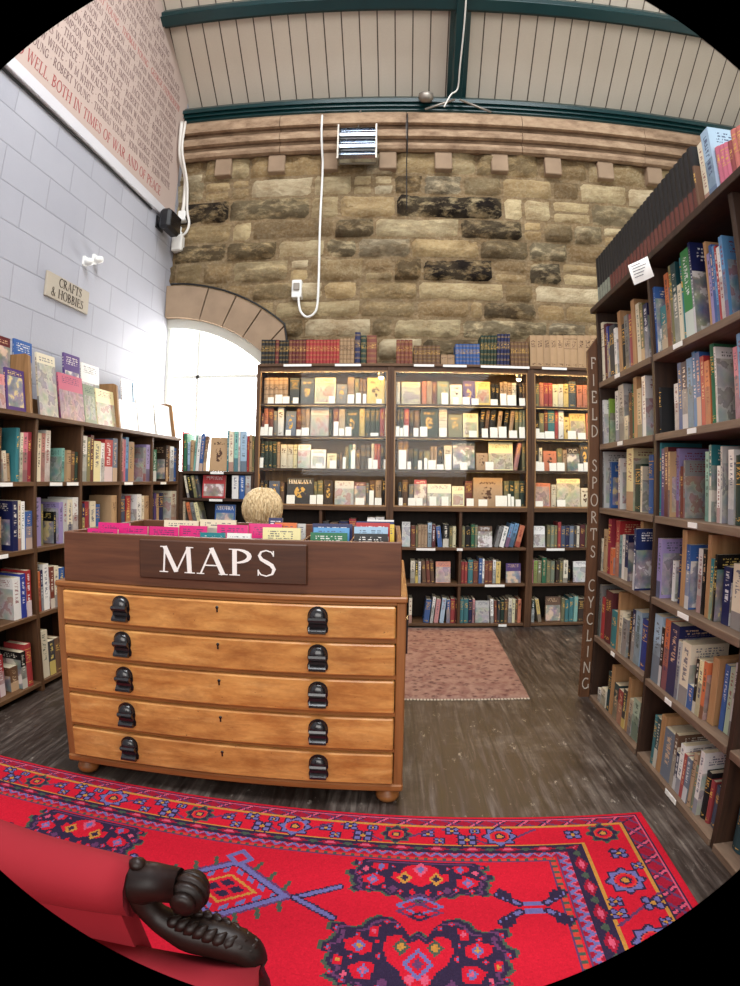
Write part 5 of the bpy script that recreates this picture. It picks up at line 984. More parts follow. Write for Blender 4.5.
for k,(z0,z1) in enumerate(DZ):
    mb=MB(); mb.bbox(-W2+0.038,W2-0.038,-0.016,0.115,z0+0.002,z1-0.002,0.005)
    dr=part(mb,'drawer',MAT['drawer'],ch)
    zc_=(z0+z1)/2
    for hx in (-0.388,0.372): 
        # handles are sub-parts of the drawer (cup inside the same mesh)
        h=MB()
        pr=[(math.cos(t)*0.036,0.018+math.sin(t)*0.034) for t in np.linspace(0,PI,10)]+[(-0.037,0.0),(-0.033,-0.012),(-0.038,-0.028),(-0.036,-0.042),(-0.022,-0.05),(0.022,-0.05),(0.036,-0.042),(0.038,-0.028),(0.033,-0.012),(0.037,0.0)]
        T=Matrix.Translation((hx,-0.016,zc_+0.005))
        h.prism(pr,-0.004,0.0,1,0,T)
        vs=[];fs=[];n1,n2=12,7
        for j in range(n2+1):
            ph=PI/2*j/n2
            for i in range(n1+1):
                th=PI*i/n1; vs.append((0.034*math.cos(th)*math.cos(ph*0.96),-0.004-0.024*math.sin(ph),0.012+0.036*math.sin(th)*math.cos(ph)))
        for j in range(n2):
            for i in range(n1): a=j*(n1+1)+i; fs.append((a,a+1,a+n1+2,a+n1+1))
        h.add(vs,fs,0,T,True)
        h.prism([(-0.004,0.014),(-0.028,0.014),(-0.032,0.006),(-0.026,-0.002),(-0.014,-0.012),(-0.014,-0.022),(-0.028,-0.034),(-0.029,-0.042),(-0.020,-0.047),(-0.004,-0.047)],-0.031,0.031,0,0,T)
        o=h.build('handle',MAT['black_metal']); o.parent=dr; o['label']='black cast cup handle'
    mb=MB(); mb.lathe([(0.006,0.0),(0.006,0.002)],10,0,Matrix.Translation((0.0,-0.0165,zc_+0.036))@Matrix.Rotation(PI/2,4,'X')); mb.box(-0.0028,0.0028,-0.0185,-0.0165,zc_+0.018,zc_+0.034)
    o=mb.build('keyhole',MAT['black_metal']); o.parent=dr
for fx in (-W2+0.06,W2-0.055):
    for fy in (0.05,D-0.07):
        mb=MB(); mb.lathe([(0.022,0.0),(0.040,0.006),(0.047,0.022),(0.042,0.036),(0.026,0.046),(0.030,0.062)],16,0,Matrix.Translation((fx,fy,0.0))); part(mb,'foot',MAT['chest_frame'],ch)
mb=MB(); mb.box(W2,W2+0.012,0.20,0.27,0.56,0.70); part(mb,'side_handle',MAT['black_metal'],ch)

# map box on the chest
bx=empty('map_box',Matrix.Translation((-0.63,2.010,0.832))); tag(bx,'brown wooden box of maps with a MAPS plaque on the plan chest','box')
BH=0.195; bw=0.660; bd=0.74
mb=MB(); mb.bbox(-bw,bw,0.0,0.018,0,BH,0.003); part(mb,'front_panel',MAT['box_wood'],bx)
mb=MB(); mb.bbox(-bw,bw,bd-0.018,bd,0,BH,0.003); part(mb,'back_panel',MAT['box_wood'],bx)
for a in (-bw,bw-0.018):
    mb=MB(); mb.bbox(a,a+0.018,0.018,bd-0.018,0,BH,0.003); part(mb,'side_panel',MAT['box_wood'],bx)
mb=MB(); mb.box(-bw+0.018,bw-0.018,0.018,bd-0.018,0.0,0.012); part(mb,'base',MAT['box_wood'],bx)
for a in (-0.343,-0.161):
    a+=0.63; mb=MB(); mb.box(a-0.0035,a+0.0035,0.018,bd-0.018,0.012,BH-0.012); part(mb,'partition',MAT['box_wood'],bx)
mb=MB(); mb.bbox(-0.318,0.325,-0.016,0.0,0.036,0.182,0.004); pq=part(mb,'plaque',MAT['plaque_wood'],bx,'dark plaque lettered MAPS in white serif capitals')
mb=MB()
letters(mb,"MAPS",0.097,Matrix.Translation((-0.234,-0.0165,0.063)),0,None,0.002,0,0.095,1.36)
o=mb.build('lettering',MAT['letter_white']); o.parent=pq

# ------------------------------------------------------------------ rugs
def rug_raster():
    w,h,res=2.95,1.55,0.006
    nu,nv=int(w/res),int(h/res)
    U,V=np.meshgrid((np.arange(nu)+.5)*res,(np.arange(nv)+.5)*res)
    C={k:np.array(lin(c)) for k,c in dict(red=(188,24,44),deep=(146,22,46),navy=(44,34,58),blue=(100,96,148),pink=(196,78,104),ochre=(178,124,56),green=(66,78,66),violet=(92,52,88),rust=(190,60,50)).items()}
    img=np.zeros((nv,nu,3)); img[:]=C['red']
    def put(m,c): img[m]=C[c]
    tu,tv=U/.415,V/.275; t=np.minimum(tu,tv); side=tu<tv
    s=np.where(side,V,U)                    # running length along the border
    def bandm(a,b): return (t>=a)&(t<b)
    put(bandm(0,.07),'red'); put(bandm(.07,.085),'navy'); put(bandm(.085,.10),'pink')
    g=bandm(.10,.25); put(g,'deep')
    ph=(s/.085)%1; q=(t-.10)/.15
    put(g&(np.abs(ph-.5-(q-.5)*.5)<.17),'navy'); put(g&(np.abs(ph-.5-(q-.5)*.5)<.07),'pink'); put(g&(np.abs(ph-(1-q))<.1),'violet')
    put(bandm(.235,.25),'navy'); put(bandm(.25,.275),'ochre')
    put(bandm(.65,.675),'ochre')
    g=bandm(.675,.82); put(g,'navy'); q=(t-.675)/.145; ph=(s/.12)%1
    put(g&(np.abs(ph-.5)+np.abs(q-.5)<.38),'deep'); put(g&(np.abs(ph-.5)+np.abs(q-.5)<.2),'pink'); put(g&(np.minimum(ph,1-ph)+np.abs(q-.5)*.7<.16),'green')
    g=bandm(.82,.925); put(g,'deep'); q=(t-.82)/.105; zz=np.abs(((s/.04)%1)-.5)*2
    put(g&(np.abs(q-zz*.7-.15)<.2),'blue'); put(g&(np.abs(q-zz*.7+.12)<.1),'pink'); put(bandm(.91,.925),'violet')
    g=bandm(.945,1.0); put(g,'rust'); put(g&(((s/.03)%1)<.5),'green'); put(bandm(.985,1.0),'violet')
    # rosettes of the main border
    def rosette(cu,cv,r,col='navy'):
        du,dv=(U-cu),(V-cv)*1.0; a=np.arctan2(dv,du); d=np.hypot(du,dv)/r
        sc=1+.12*np.cos(a*8)
        m=d<sc; put(m,col); put(m&(d<.86*sc)&(d>.62),'blue' if col=='navy' else 'navy'); put(d<.58,'rust'); put(d<.5,'red'); put(d<.32,'navy'); put(d<.2,'ochre')
    def small(cu,cv,r=.03):
        for (a,b) in ((-.6,-.5),(.6,-.5),(-.6,.5),(.6,.5)):
            d=np.hypot(U-cu-a*r,V-cv-b*r); put(d<.62*r,'navy'); put(d<.36*r,'blue')
        put(np.hypot(U-cu,V-cv)<.3*r,'ochre')
    def stem(u0,v0,u1,v1,c='violet',wd=.005):
        l=math.hypot(u1-u0,v1-v0); k=np.clip(((U-u0)*(u1-u0)+(V-v0)*(v1-v0))/l**2,0,1)
        put(np.hypot(U-u0-k*(u1-u0),V-v0-k*(v1-v0))<wd,c)
    vb,ub=.128,.19
    for i,cu in enumerate(np.arange(.20+.36,2.9,.36)):
        stem(cu-.13,vb-.04,cu-.02,vb+.03); stem(cu+.05,vb+.04,cu+.2,vb-.04)
        rosette(cu,vb,.058 if i%2==0 else .05,'navy' if i%2==0 else 'green')
        small(cu+.115,vb+.022); small(cu+.165,vb-.03,.022); small(cu+.21,vb+.03,.018); small(cu+.085,vb-.032,.016); small(cu+.25,vb-.01,.02)
    for i,cv in enumerate(np.arange(.128+.27,1.5,.27)):
        stem(ub-.09,cv+.07,ub+.08,cv+.2)
        rosette(ub,cv,.062,'navy'); small(ub-.05,cv+.115,.03); small(ub+.065,cv+.15,.022); small(ub+.06,cv+.095,.02); small(ub-.06,cv-.07,.018)
    rosette(ub,vb,.056,'green'); small(ub+.11,vb+.0,.026); small(ub-.02,vb+.125,.026)
    # field
    F=(t>=1.0)
    def medal(cu,cv,hw,hh,up=True,low=True):
        a=np.abs(U-cu)/hw; b=(V-cv)/hh
        ok=F.copy()
        if not low: ok&=(b<=.02)
        ang=np.arctan2(b,a)
        f=np.maximum(a+np.abs(b)*.52,np.abs(b)*1.05)
        f=f+.07*np.sign(np.sin(ang*17))*(f>.8)
        put(ok&(f<1.06)&(f>.98)&(np.sin(ang*34)>-.2),'green')
        m=ok&(f<1.0); put(m,'navy')
        put(m&(f>.86)&(f<.93),'violet')
        cells=np.sin((U-cu)/hw*11)*np.sin((V-cv)/hh*9+.8)
        cells=np.where((U-cu)<0,-np.sin((U-cu)/hw*11),np.sin((U-cu)/hw*11))*np.sin((V-cv)/hh*9+.8)
        put(m&(f<.84)&(np.abs(cells)>.42),'red'); put(m&(f<.84)&(cells>.66),'blue'); put(m&(f<.84)&(cells<-.70),'pink'); put(m&(f<.84)&(np.abs(cells)>.9),'ochre')
        k=np.abs(a)+np.abs(b)
        put(m&(k<.34),'green'); put(m&(k<.29),'red'); put(m&(k<.2),'blue'); put(m&(k<.12),'pink')
        put(ok&(np.abs(a-.42)+np.abs(b)*.8<.16),'navy'); put(ok&(np.abs(a-.42)+np.abs(b)*.8<.10),'pink'); put(ok&(np.abs(a-.42)+np.abs(b)*.8<.05),'ochre')
    def hook_x(cu,cv,w,h):
        for sv in (-1,1):
            for su in (-1,1):
                stem(cu,cv+sv*h*.25,cu+su*w*.42,cv+sv*h*.3,'blue',.010) 
                stem(cu+su*w*.42,cv+sv*h*.3,cu+su*w,cv+sv*h,'navy',.014); stem(cu+su*w*.42,cv+sv*h*.3,cu+su*w,cv+sv*h,'blue',.007)
                for k in (.35,.6,.85):
                    pu,pv=cu+su*w*(.42+.58*k),cv+sv*h*(.3+.7*k); stem(pu,pv,pu,pv+sv*.03,'navy',.007)
    def diamond(cu,cv,w,h):
        a=np.abs(U-cu)/w; b=np.abs(V-cv)/h; f=a+b
        put(F&(f<1.0)&(f>.93),'violet'); put(F&(f<.93)&(f>.78),'blue'); put(F&(f<.78)&(f>.74),'navy')
        ang=(U-cu)/w*10
        put(F&(f<.72)&(f>.58)&(np.abs(np.sin(ang*1.6))>.72),'blue')
        q=np.maximum(np.abs(U-cu)/(w*.36),np.abs(V-cv)/(h*.36)); q=f/.46
        put(F&(q<1.0)&(q>.84),'ochre'); put(F&(q<.84),'red')
        for (i,j) in ((-.17,0),(.17,0),(0,-.17),(0,.17)): put(F&(np.abs((U-cu)/w-i)+np.abs((V-cv)/h-j)<.12),'navy')
        for sv in (-1,1): put(F&(np.abs(U-cu)+np.abs(V-cv-sv*h*1.02)<.05),'blue'); put(F&(np.abs(U-cu)+np.abs(V-cv-sv*h*1.02)<.025),'red')
        for su in (-1,1):
            for sv in (-1,1):
                stem(cu+su*w*.98,cv,cu+su*(w+.12),cv+sv*.07,'navy',.014); stem(cu+su*w*.98,cv,cu+su*(w+.12),cv+sv*.07,'blue',.008)
                for k in (.3,.55,.8): 
                    pu,pv=cu+su*w*k,cv+sv*h*(1-k); stem(pu,pv,pu+su*.01,pv+sv*.035,'green',.007)
    def poly(pts,cu,mir,c,v_of):
        for sg in ((1,-1) if mir else (1,)):
            P=[(cu+sg*x*.00098,v_of(y)) for x,y in pts]
            ins=np.zeros(U.shape,bool); n_=len(P)
            for i in range(n_):
                (x1,y1),(x2,y2)=P[i],P[(i+1)%n_]
                if y1==y2: continue
                ins^=((V>=y1)!=(V>=y2))&(U<(x2-x1)*(V-y1)/(y2-y1)+x1)
            put(ins&F,c)
    def dia(x,y,r,cu,c,v_of,mir=True): poly([(x-r,y),(x,y-r),(x+r,y),(x,y+r)],cu,mir,c,v_of)
    def half(cu,v_of):
        edge=[(0,222),(182,222),(196,232),(214,226),(216,244),(196,248),(206,262),(228,262),(228,282),(208,284),(214,300),(200,318),(212,330),(190,340),(176,326),(150,336),(120,330),(96,346),(66,340),(40,358),(18,346),(0,366)]
        poly([(x*1.035+3,y+4) for x,y in edge],cu,True,'green',v_of); poly(edge,cu,True,'navy',v_of)
        poly([(x*.93,y*.95+14) for x,y in edge],cu,True,'violet',v_of); poly([(x*.885,y*.92+23) for x,y in edge],cu,True,'navy',v_of)
        for (x,y,r) in ((18,352,9),(60,330,9),(112,318,9),(160,322,8),(196,274,9),(200,238,8),(88,244,7),(140,272,7)): dia(x,y,r,cu,'red',v_of); dia(x,y,r*.45,cu,'blue',v_of)
        poly([(26,232),(58,246),(64,268),(86,262),(92,284),(66,300),(40,294),(0,312),(0,232)],cu,True,'red',v_of)
        poly([(104,236),(150,232),(160,250),(128,262),(108,254)],cu,True,'red',v_of); poly([(112,284),(150,272),(186,286),(178,304),(140,316),(116,306)],cu,True,'red',v_of)
        dia(50,282,24,cu,'ochre',v_of); dia(50,282,13,cu,'navy',v_of); dia(0,250,26,cu,'pink',v_of,False); dia(0,250,13,cu,'blue',v_of,False)
        dia(128,246,13,cu,'blue',v_of); dia(150,294,18,cu,'blue',v_of); dia(150,294,9,cu,'pink',v_of); dia(84,322,14,cu,'violet',v_of); dia(176,258,11,cu,'pink',v_of); dia(24,330,11,cu,'red',v_of)
    def full(cu,v_of):
        edge=[(0,452),(22,470),(44,440),(70,418),(112,412),(140,424),(156,446),(186,452),(214,440),(246,444),(250,464),(226,472),(240,494),(262,500),(258,522),(232,524),(242,548),(222,566),(236,584),(206,592),(196,604),(170,598),(140,616),(100,612),(70,640),(36,628),(0,652)]
        poly([(x*1.03+3,y*1.0-3 if y<530 else y+4) for x,y in edge],cu,True,'green',v_of); poly(edge,cu,True,'navy',v_of)
        poly([(x*.94,(y-535)*.93+535) for x,y in edge],cu,True,'violet',v_of); poly([(x*.895,(y-535)*.885+535) for x,y in edge],cu,True,'navy',v_of)
        for (x,y,r) in ((60,440,9),(92,428,9),(168,470,9),(232,456,8),(244,512,8),(226,574,8),(178,530,8),(104,524,9),(96,600,9),(58,616,9),(150,606,8),(190,592,8),(112,486,7)): dia(x,y,r,cu,'red',v_of); dia(x,y,r*.45,cu,'blue',v_of)
        poly([(0,474),(26,488),(52,462),(86,470),(96,504),(76,540),(48,560),(30,590),(0,604)],cu,True,'red',v_of)
        poly([(108,440),(134,446),(140,470),(116,474)],cu,True,'red',v_of); poly([(124,492),(166,476),(204,486),(196,512),(150,524),(126,514)],cu,True,'red',v_of)
        poly([(112,544),(150,540),(180,556),(160,584),(118,582)],cu,True,'red',v_of); poly([(200,532),(222,528),(220,552),(200,552)],cu,True,'red',v_of)
        dia(46,496,24,cu,'green',v_of); dia(46,496,13,cu,'ochre',v_of); dia(0,540,42,cu,'blue',v_of,False); dia(0,540,28,cu,'red',v_of,False); dia(0,540,15,cu,'violet',v_of,False)
        dia(20,578,15,cu,'pink',v_of); dia(160,500,18,cu,'blue',v_of); dia(160,500,9,cu,'ochre',v_of); dia(140,562,16,cu,'blue',v_of); dia(140,562,8,cu,'pink',v_of); dia(124,456,9,cu,'pink',v_of); dia(210,468,10,cu,'violet',v_of); dia(210,542,8,cu,'ochre',v_of); dia(88,590,14,cu,'violet',v_of); dia(188,576,9,cu,'pink',v_of)
    vz=lambda y: .34+(790+y/3.083-875)*.00433
    for cu in (.832,1.99):
        half(cu,vz)
        a=np.abs(U-cu)
        for (v0,wd,c) in ((.468,.05,'violet'),(.498,.075,'blue'),(.525,.07,'violet'),(.545,.035,'navy')): put(F&(a+np.abs(V-v0)*1.7<wd)&(a+np.abs(V-v0)*1.7>wd-.018),c)
        full(cu,vz)
    diamond(1.415,.505,.22,.155); diamond(2.6,.505,.22,.155); hook_x(.50,.50,.10,.06); hook_x(.50,1.0,.10,.06); diamond(1.415,1.02,.22,.155)
    # wear and slight colour drift of the wool (abrash)
    rs=np.random.RandomState(2); img*= (1+rs.normal(0,.05,(nv,nu,1))); img*=(1+.06*np.sin(V*19+np.sin(U*3))[...,None])
    return w,h,res,np.clip(img,0,1)
def build_rug():
    w,h,res,img=rug_raster(); nv,nu=img.shape[:2]
    Um,Vm=np.meshgrid(np.linspace(0,w,nu+1),np.linspace(0,h,nv+1))
    e=np.minimum(np.minimum(Um,w-Um),np.minimum(Vm,h-Vm))
    Z=np.where(e<=1e-9,0.0005,.009)+.0012*np.sin(Um*7)*np.sin(Vm*5)*(e>.02)
    vs=np.stack([-Um,-Vm,Z],-1).reshape(-1,3)
    i=(np.arange(nv)[:,None]*(nu+1)+np.arange(nu)[None,:]).reshape(-1)
    fs=np.stack([i,i+nu+1,i+nu+2,i+1],-1)
    me=bpy.data.meshes.new('patterned_rug'); me.vertices.add(len(vs)); me.vertices.foreach_set('co',vs.ravel().astype(np.float32))
    me.loops.add(len(fs)*4); me.loops.foreach_set('vertex_index',fs.ravel().astype(np.int32))
    me.polygons.add(len(fs)); me.polygons.foreach_set('loop_start',np.arange(0,len(fs)*4,4,dtype=np.int32))
    me.update(calc_edges=True)
    ca=me.color_attributes.new('wool','FLOAT_COLOR','CORNER')
    cc=np.concatenate([img.reshape(-1,3),np.ones((nv*nu,1))],1); ca.data.foreach_set('color',np.repeat(cc,4,axis=0).astype(np.float32).ravel())
    m,nt,b=new_mat('wool_pile',0.95,0.1); n=N(nt); at=n.node('ShaderNodeAttribute',attribute_name='wool'); f=n.noise(n.coord(),220,2)
    n.link(n.mix(n.math('MULTIPLY',f,.25),at.outputs['Color'],(0.02,0.005,0.006)),b.inputs['Base Color']); n.bump(f,b,.4,.004)
    me.materials.append(m)
    o=bpy.data.objects.new('patterned_rug',me); COL.objects.link(o)
    o.matrix_world=Matrix.Translation((0.957,1.872,0.0))@Matrix.Rotation(math.radians(-3.1),4,'Z')
    tag(o,'large bright red patterned oriental rug on the floor before the plan chest','rug')
build_rug()
def build_runner():
    nx,ny=90,110; X0,X1,Y0,Y1=-0.55,0.80,3.115,4.70
    vs=[];fs=[]
    for j in range(ny+1):
        for i in range(nx+1):
            u,v=i/nx,j/ny; x=X0+(X1-X0)*u+0.045*v*u; y=Y0+(Y1-Y0)*v
            z=.009+.006*math.exp(-((v-.14)/.035)**2)*(0.6+0.4*math.sin(u*9))+.004*math.exp(-((v-.02)/.015)**2)*(1+math.sin(u*31))
            if min(i,j,nx-i,ny-j)==0: z=.001
            vs.append((x,y,z))
    for j in range(ny):
        for i in range(nx): a=j*(nx+1)+i; fs.append((a,a+1,a+nx+2,a+nx+1))
    m,nt,b=new_mat('faded_wool',0.95,0.1); n=N(nt)
    vo=n.node('ShaderNodeTexVoronoi'); vo.inputs['Scale'].default_value=20; n.link(n.coord(),vo.inputs['Vector'])
    f=n.noise(n.coord(),48,3,.6); f2=n.noise(n.coord(),11,3)
    base=n.ramp(vo.outputs['Distance'],[(0.0,lin((40,30,30))),(0.28,lin((98,70,64))),(0.5,lin((136,106,94)))])
    base=n.mix(n.ramp(f,[(0.42,0.0),(0.62,0.85)]),base,lin((146,116,104))); base=n.mix(n.ramp(f2,[(0.45,0.0),(0.7,0.6)]),base,lin((98,58,54)))
    n.link(base,b.inputs['Base Color']); n.bump(f,b,.3,.004)
    me=bpy.data.meshes.new('runner_rug'); me.from_pydata(vs,[],fs); me.materials.append(m); me.polygons.foreach_set('use_smooth',[True]*len(fs))
    o=bpy.data.objects.new('runner_rug',me); COL.objects.link(o); tag(o,'small faded pink and beige rug before the glazed bookcases','rug')
    mb=MB(); r=random.Random(4)
    for k in range(70):
        x=X0+0.01+(X1-X0-0.02)*k/69; mb.box(x-0.006,x+0.006,Y0-0.014-r.random()*.006,Y0+0.002,0.001,0.004)
    q=part(mb,'fringe',MAT['sign_board'],o); q['kind']='stuff'
build_runner()

# ------------------------------------------------------------------ armchair whose far arm shows at the bottom
ac=empty('armchair',Matrix.Translation((-0.42,0.44,0))); tag(ac,'red velvet armchair with carved dark wood scroll arm at the rug edge','armchair')
ya=0.315   # arm centre line in the chair's own space
def pillow(mb,x0,x1,y0,y1,z0,z1,puff=0.03,n=8):
    vs=[];fs=[]
    for s_ in (0,1):
        for j in range(n+1):
            for i in range(n+1):
                u,v=i/n,j/n; k=(1-(2*u-1)**4)*(1-(2*v-1)**4)
                z=(z1-0.02+puff*k) if s_ else z0
                vs.append((x0+(x1-x0)*u,y0+(y1-y0)*v,z))
    m=(n+1)**2
    for j in range(n):
        for i in range(n):
            a=j*(n+1)+i; fs.append((m+a,m+a+1,m+a+n+2,m+a+n+1)); fs.append((a,a+n+1,a+n+2,a+1))
    for i in range(n):
        fs+= [(i,i+1,m+i+1,m+i),(n*(n+1)+i+1,n*(n+1)+i,m+n*(n+1)+i,m+n*(n+1)+i+1),((i+1)*(n+1),i*(n+1),m+i*(n+1),m+(i+1)*(n+1)),(i*(n+1)+n,(i+1)*(n+1)+n,m+(i+1)*(n+1)+n,m+i*(n+1)+n)]
    mb.add(vs,fs,0,None,True)
mb=MB(); pillow(mb,-0.52,0.22,-0.30,0.30,0.36,0.475,0.02); part(mb,'seat',MAT['velvet'],ac)
mb=MB(); mb.prism([(-0.72,0.36),(-0.50,0.36),(-0.56,0.98),(-0.62,1.02),(-0.74,1.0)],-0.33,0.33,1); part(mb,'backrest',MAT['velvet'],ac)
mb=MB(); mb.bbox(-0.70,0.22,-0.33,0.33,0.30,0.37,0.01); part(mb,'seat_rail',MAT['dark_wood'],ac)
def chair_arm(sy):
    # upholstered pad and side panel
    mb=MB(); P=curve_pts([(-0.60,sy*ya,0.66),(-0.42,sy*ya,0.60),(-0.2,sy*ya,0.572),(0.01,sy*ya,0.572)],5)
    mb.tube(P,[0.05+0.012*math.sin(i*PI/(len(P)-1)) for i in range(len(P))],12); part(mb,'arm_pad',MAT['velvet'],ac)
    mb=MB(); mb.prism([(-0.58,0.38),(0.02,0.38),(-0.02,0.56),(-0.3,0.57),(-0.58,0.62)],sy*ya-0.022,sy*ya+0.022,1); part(mb,'arm_panel',MAT['velvet'],ac)
    mb=MB()
    # carved wooden arm: horizontal member, rolled scroll end, swept support and acanthus foot
    mb.tube([(-0.01,sy*ya,0.575),(0.02,sy*ya,0.585),(0.05,sy*ya,0.592),(0.09,sy*ya,0.592)],[0.030,0.038,0.033,0.030],12)
    for yy,rr_ in ((-0.028,0.020),(-0.014,0.030),(0.0,0.034),(0.014,0.030),(0.028,0.020)):
        mb.lathe([(rr_*0.5,-0.009),(rr_,-0.006),(rr_,0.006),(rr_*0.5,0.009)],14,0,Matrix.Translation((0.105,sy*ya+yy*1.1,0.582))@Matrix.Rotation(PI/2,4,'X'))
    mb.tube(curve_pts([(0.0,sy*ya,0.575),(0.02,sy*ya,0.545),(0.045,sy*ya,0.515),(0.09,sy*ya,0.492),(0.15,sy*ya,0.485),(0.19,sy*ya,0.470),(0.205,sy*ya,0.44)],6),[0.030,0.029,0.028,0.027,0.026,0.025,0.024,0.023,0.023,0.023,0.023,0.023,0.024,0.025,0.026,0.027,0.028,0.030,0.032,0.033,0.034,0.034,0.034,0.034,0.034,0.034,0.033,0.033,0.032,0.031,0.030,0.03,0.029,0.028,0.027,0.026,0.025][:37],12)
    for k in range(9):   # carved leaf lobes
        t=k/8; x=0.075+0.125*t; z=0.516-0.04*t*t
        for s2 in (-1,1): mb.lathe([(0.001,-0.014),(0.009,-0.006),(0.011,0.004),(0.002,0.02)],8,0,Matrix.Translation((x,sy*ya+s2*(0.012+0.01*math.sin(t*PI)),z+0.004))@Matrix.Rotation(0.9,4,'Y')@Matrix.Rotation(s2*0.5,4,'X'))
    mb.lathe([(0.004,-0.012),(0.014,-0.006),(0.014,0.006),(0.004,0.012)],10,0,Matrix.Translation((0.02,sy*ya+0.0,0.622)))
    part(mb,'carved_arm',MAT['dark_wood'],ac,'carved dark wood arm with rolled scroll end')
    mb=MB(); mb.tube(curve_pts([(0.19,sy*ya*0.94,0.45),(0.205,sy*ya*0.94,0.34),(0.19,sy*ya*0.94,0.2),(0.2,sy*ya*0.94,0.022)],5),[0.034,0.034,0.036,0.034,0.032,0.03,0.028,0.026,0.024,0.022,0.02,0.02,0.02,0.022,0.024,0.026][:16],10); part(mb,'leg',MAT['dark_wood'],ac)
    mb=MB(); mb.tube(curve_pts([(-0.64,sy*0.28,0.32),(-0.68,sy*0.28,0.16),(-0.74,sy*0.28,0.026)],5),0.022,8); part(mb,'leg',MAT['dark_wood'],ac)
chair_arm(1); chair_arm(-1)

# ------------------------------------------------------------------ the person behind the plan chest
def person():
    root=Matrix.Translation((-0.79,3.32,0))
    V=[];E=[];R=[]
    def add(p,r,par=None):
        V.append(p);R.append(r)
        if par is not None:E.append((par,len(V)-1))
        return len(V)-1
    pel=add((0,0,0.40),.15); wa=add((0,0.01,0.55),.125,pel); chx=add((0,0.04,0.73),.14,wa); nk0=add((0,0.055,0.865),.07,chx); nk=add((0,0.07,0.93),.052,nk0); hd=add((0,0.085,1.02),.075,nk); ht_=add((0,0.09,1.10),.078,hd)
    for s_ in (-1,1):
        sh=add((s_*.17,0.045,0.83),.06,nk0); el=add((s_*.24,0.10,0.60),.043,sh); wr=add((s_*.13,0.30,0.56),.03,el); pm=add((s_*.10,0.36,0.565),.032,wr)
        for f_ in range(4):
            a=add((s_*(.10-.018*(f_-1.5)),0.405,0.572),.010,pm); b_=add((s_*(.10-.018*(f_-1.5)),0.43,0.556),.009,a)
        th=add((s_*.062,0.375,0.585),.011,pm); add((s_*.05,0.40,0.59),.009,th)
        hp=add((s_*.09,0.03,0.40),.105,pel); kn=add((s_*.13,0.40,0.43),.07,hp); an=add((s_*.13,0.36,0.09),.042,kn); hl=add((s_*.13,0.38,0.045),.042,an); add((s_*.14,0.52,0.03),.03,hl)
    me=bpy.data.meshes.new('person'); me.from_pydata(V,E,[]); o=bpy.data.objects.new('person',me); COL.objects.link(o); o.matrix_world=root
    md=o.modifiers.new('skin','SKIN'); md.use_smooth_shade=True
    for i,r in enumerate(R): me.skin_vertices[0].data[i].radius=(r,r)
    me.skin_vertices[0].data[0].use_root=True
    sb=o.modifiers.new('sub','SUBSURF'); sb.levels=2; sb.render_levels=2
    dg=bpy.context.evaluated_depsgraph_get(); ev=o.evaluated_get(dg); nm=bpy.data.meshes.new_from_object(ev); o.modifiers.clear(); o.data=nm
    nm.materials.clear(); nm.materials.append(MAT['skin']); nm.polygons.foreach_set('use_smooth',[True]*len(nm.polygons))
    tag(o,'person with short curly blond hair seated behind the plan chest facing the bookcases','person')
    # clothes: shells lifted off the body where cloth covers it
    def shell(name,mat,test,off):
        bm_v=[v.co+v.normal*off for v in nm.vertices]; fs=[tuple(p.vertices) for p in nm.polygons if all(test(nm.vertices[i].co) for i in p.vertices)]
        used=sorted({i for f in fs for i in f}); mp={a:k for k,a in enumerate(used)}
        mb=MB(); mb.add([bm_v[i] for i in used],[tuple(mp[i] for i in f) for f in fs],0,None,True); return part(mb,name,mat,o)
    shell('jumper',MAT['jumper'],lambda c: c.z>0.44 and c.z<0.90 and c.y<0.30 and not (c.y>0.14 and c.z<0.53),.012)
    shell('trousers',MAT['trousers'],lambda c: c.z<0.53 and c.z>0.10 and not (c.y>0.25 and c.z>0.52),.010)
    # face: eyes, nose and ears of the head turned to the shelves
    mb=MB(); mb.lathe([(0.002,-0.02),(0.012,-0.01),(0.014,0.004),(0.004,0.02)],8,0,Matrix.Translation((0,0.172,1.035))@Matrix.Rotation(-0.3,4,'X')); part(mb,'nose',MAT['skin'],o)
    for s_ in (-1,1):
        mb=MB(); mb.lathe([(0.004,-0.006),(0.018,-0.002),(0.02,0.006),(0.006,0.012)],10,0,Matrix.Translation((s_*0.083,0.085,1.04))@Matrix.Rotation(s_*PI/2,4,'Y')@Matrix.Scale(1.5,4,(1,0,0))); part(mb,'ear',MAT['skin'],o)
        mb=MB(); mb.lathe([(0.001,-0.008),(0.009,-0.003),(0.009,0.003),(0.001,0.008)],8,0,Matrix.Translation((s_*0.03,0.155,1.06))@Matrix.Rotation(PI/2,4,'X')); part(mb,'eye',MAT['letter_dark'],o)
    mb=MB(); mb.bbox(-0.022,0.022,0.158,0.168,0.992,1.000,0.003); part(mb,'mouth',MAT['rose_lip'],o)
    # curly hair cap
    vs=[];fs=[];nu,nv=110,56
    for j in range(nv+1):
        ph=PI*0.80*j/nv
        for i in range(nu):
            th=2*PI*i/nu; d=Vector((math.sin(ph)*math.cos(th),math.sin(ph)*math.sin(th),math.cos(ph)))
            w_=noise.noise(d*3.5+Vector((3,1,7)))
            lock=math.sin(th*17+9*w_+ph*3.0)*min(1,ph*1.6)     # locks falling from the crown
            r=0.098+0.012*w_+0.006*lock+0.006*abs(noise.noise(d*16))+0.004*noise.noise(d*40)
            p=Vector((d.x*r*1.14,d.y*r*1.14,d.z*r*1.16 if d.z>0 else d.z*r*1.3))
            if d.y>0.45 and d.z<0.35: p*=0.70          # open over the face
            vs.append(p+Vector((-0.008,0.075,1.066)))
    for j in range(nv):
        for i in range(nu): fs.append((j*nu+i,(j+1)*nu+i,(j+1)*nu+(i+1)%nu,j*nu+(i+1)%nu))
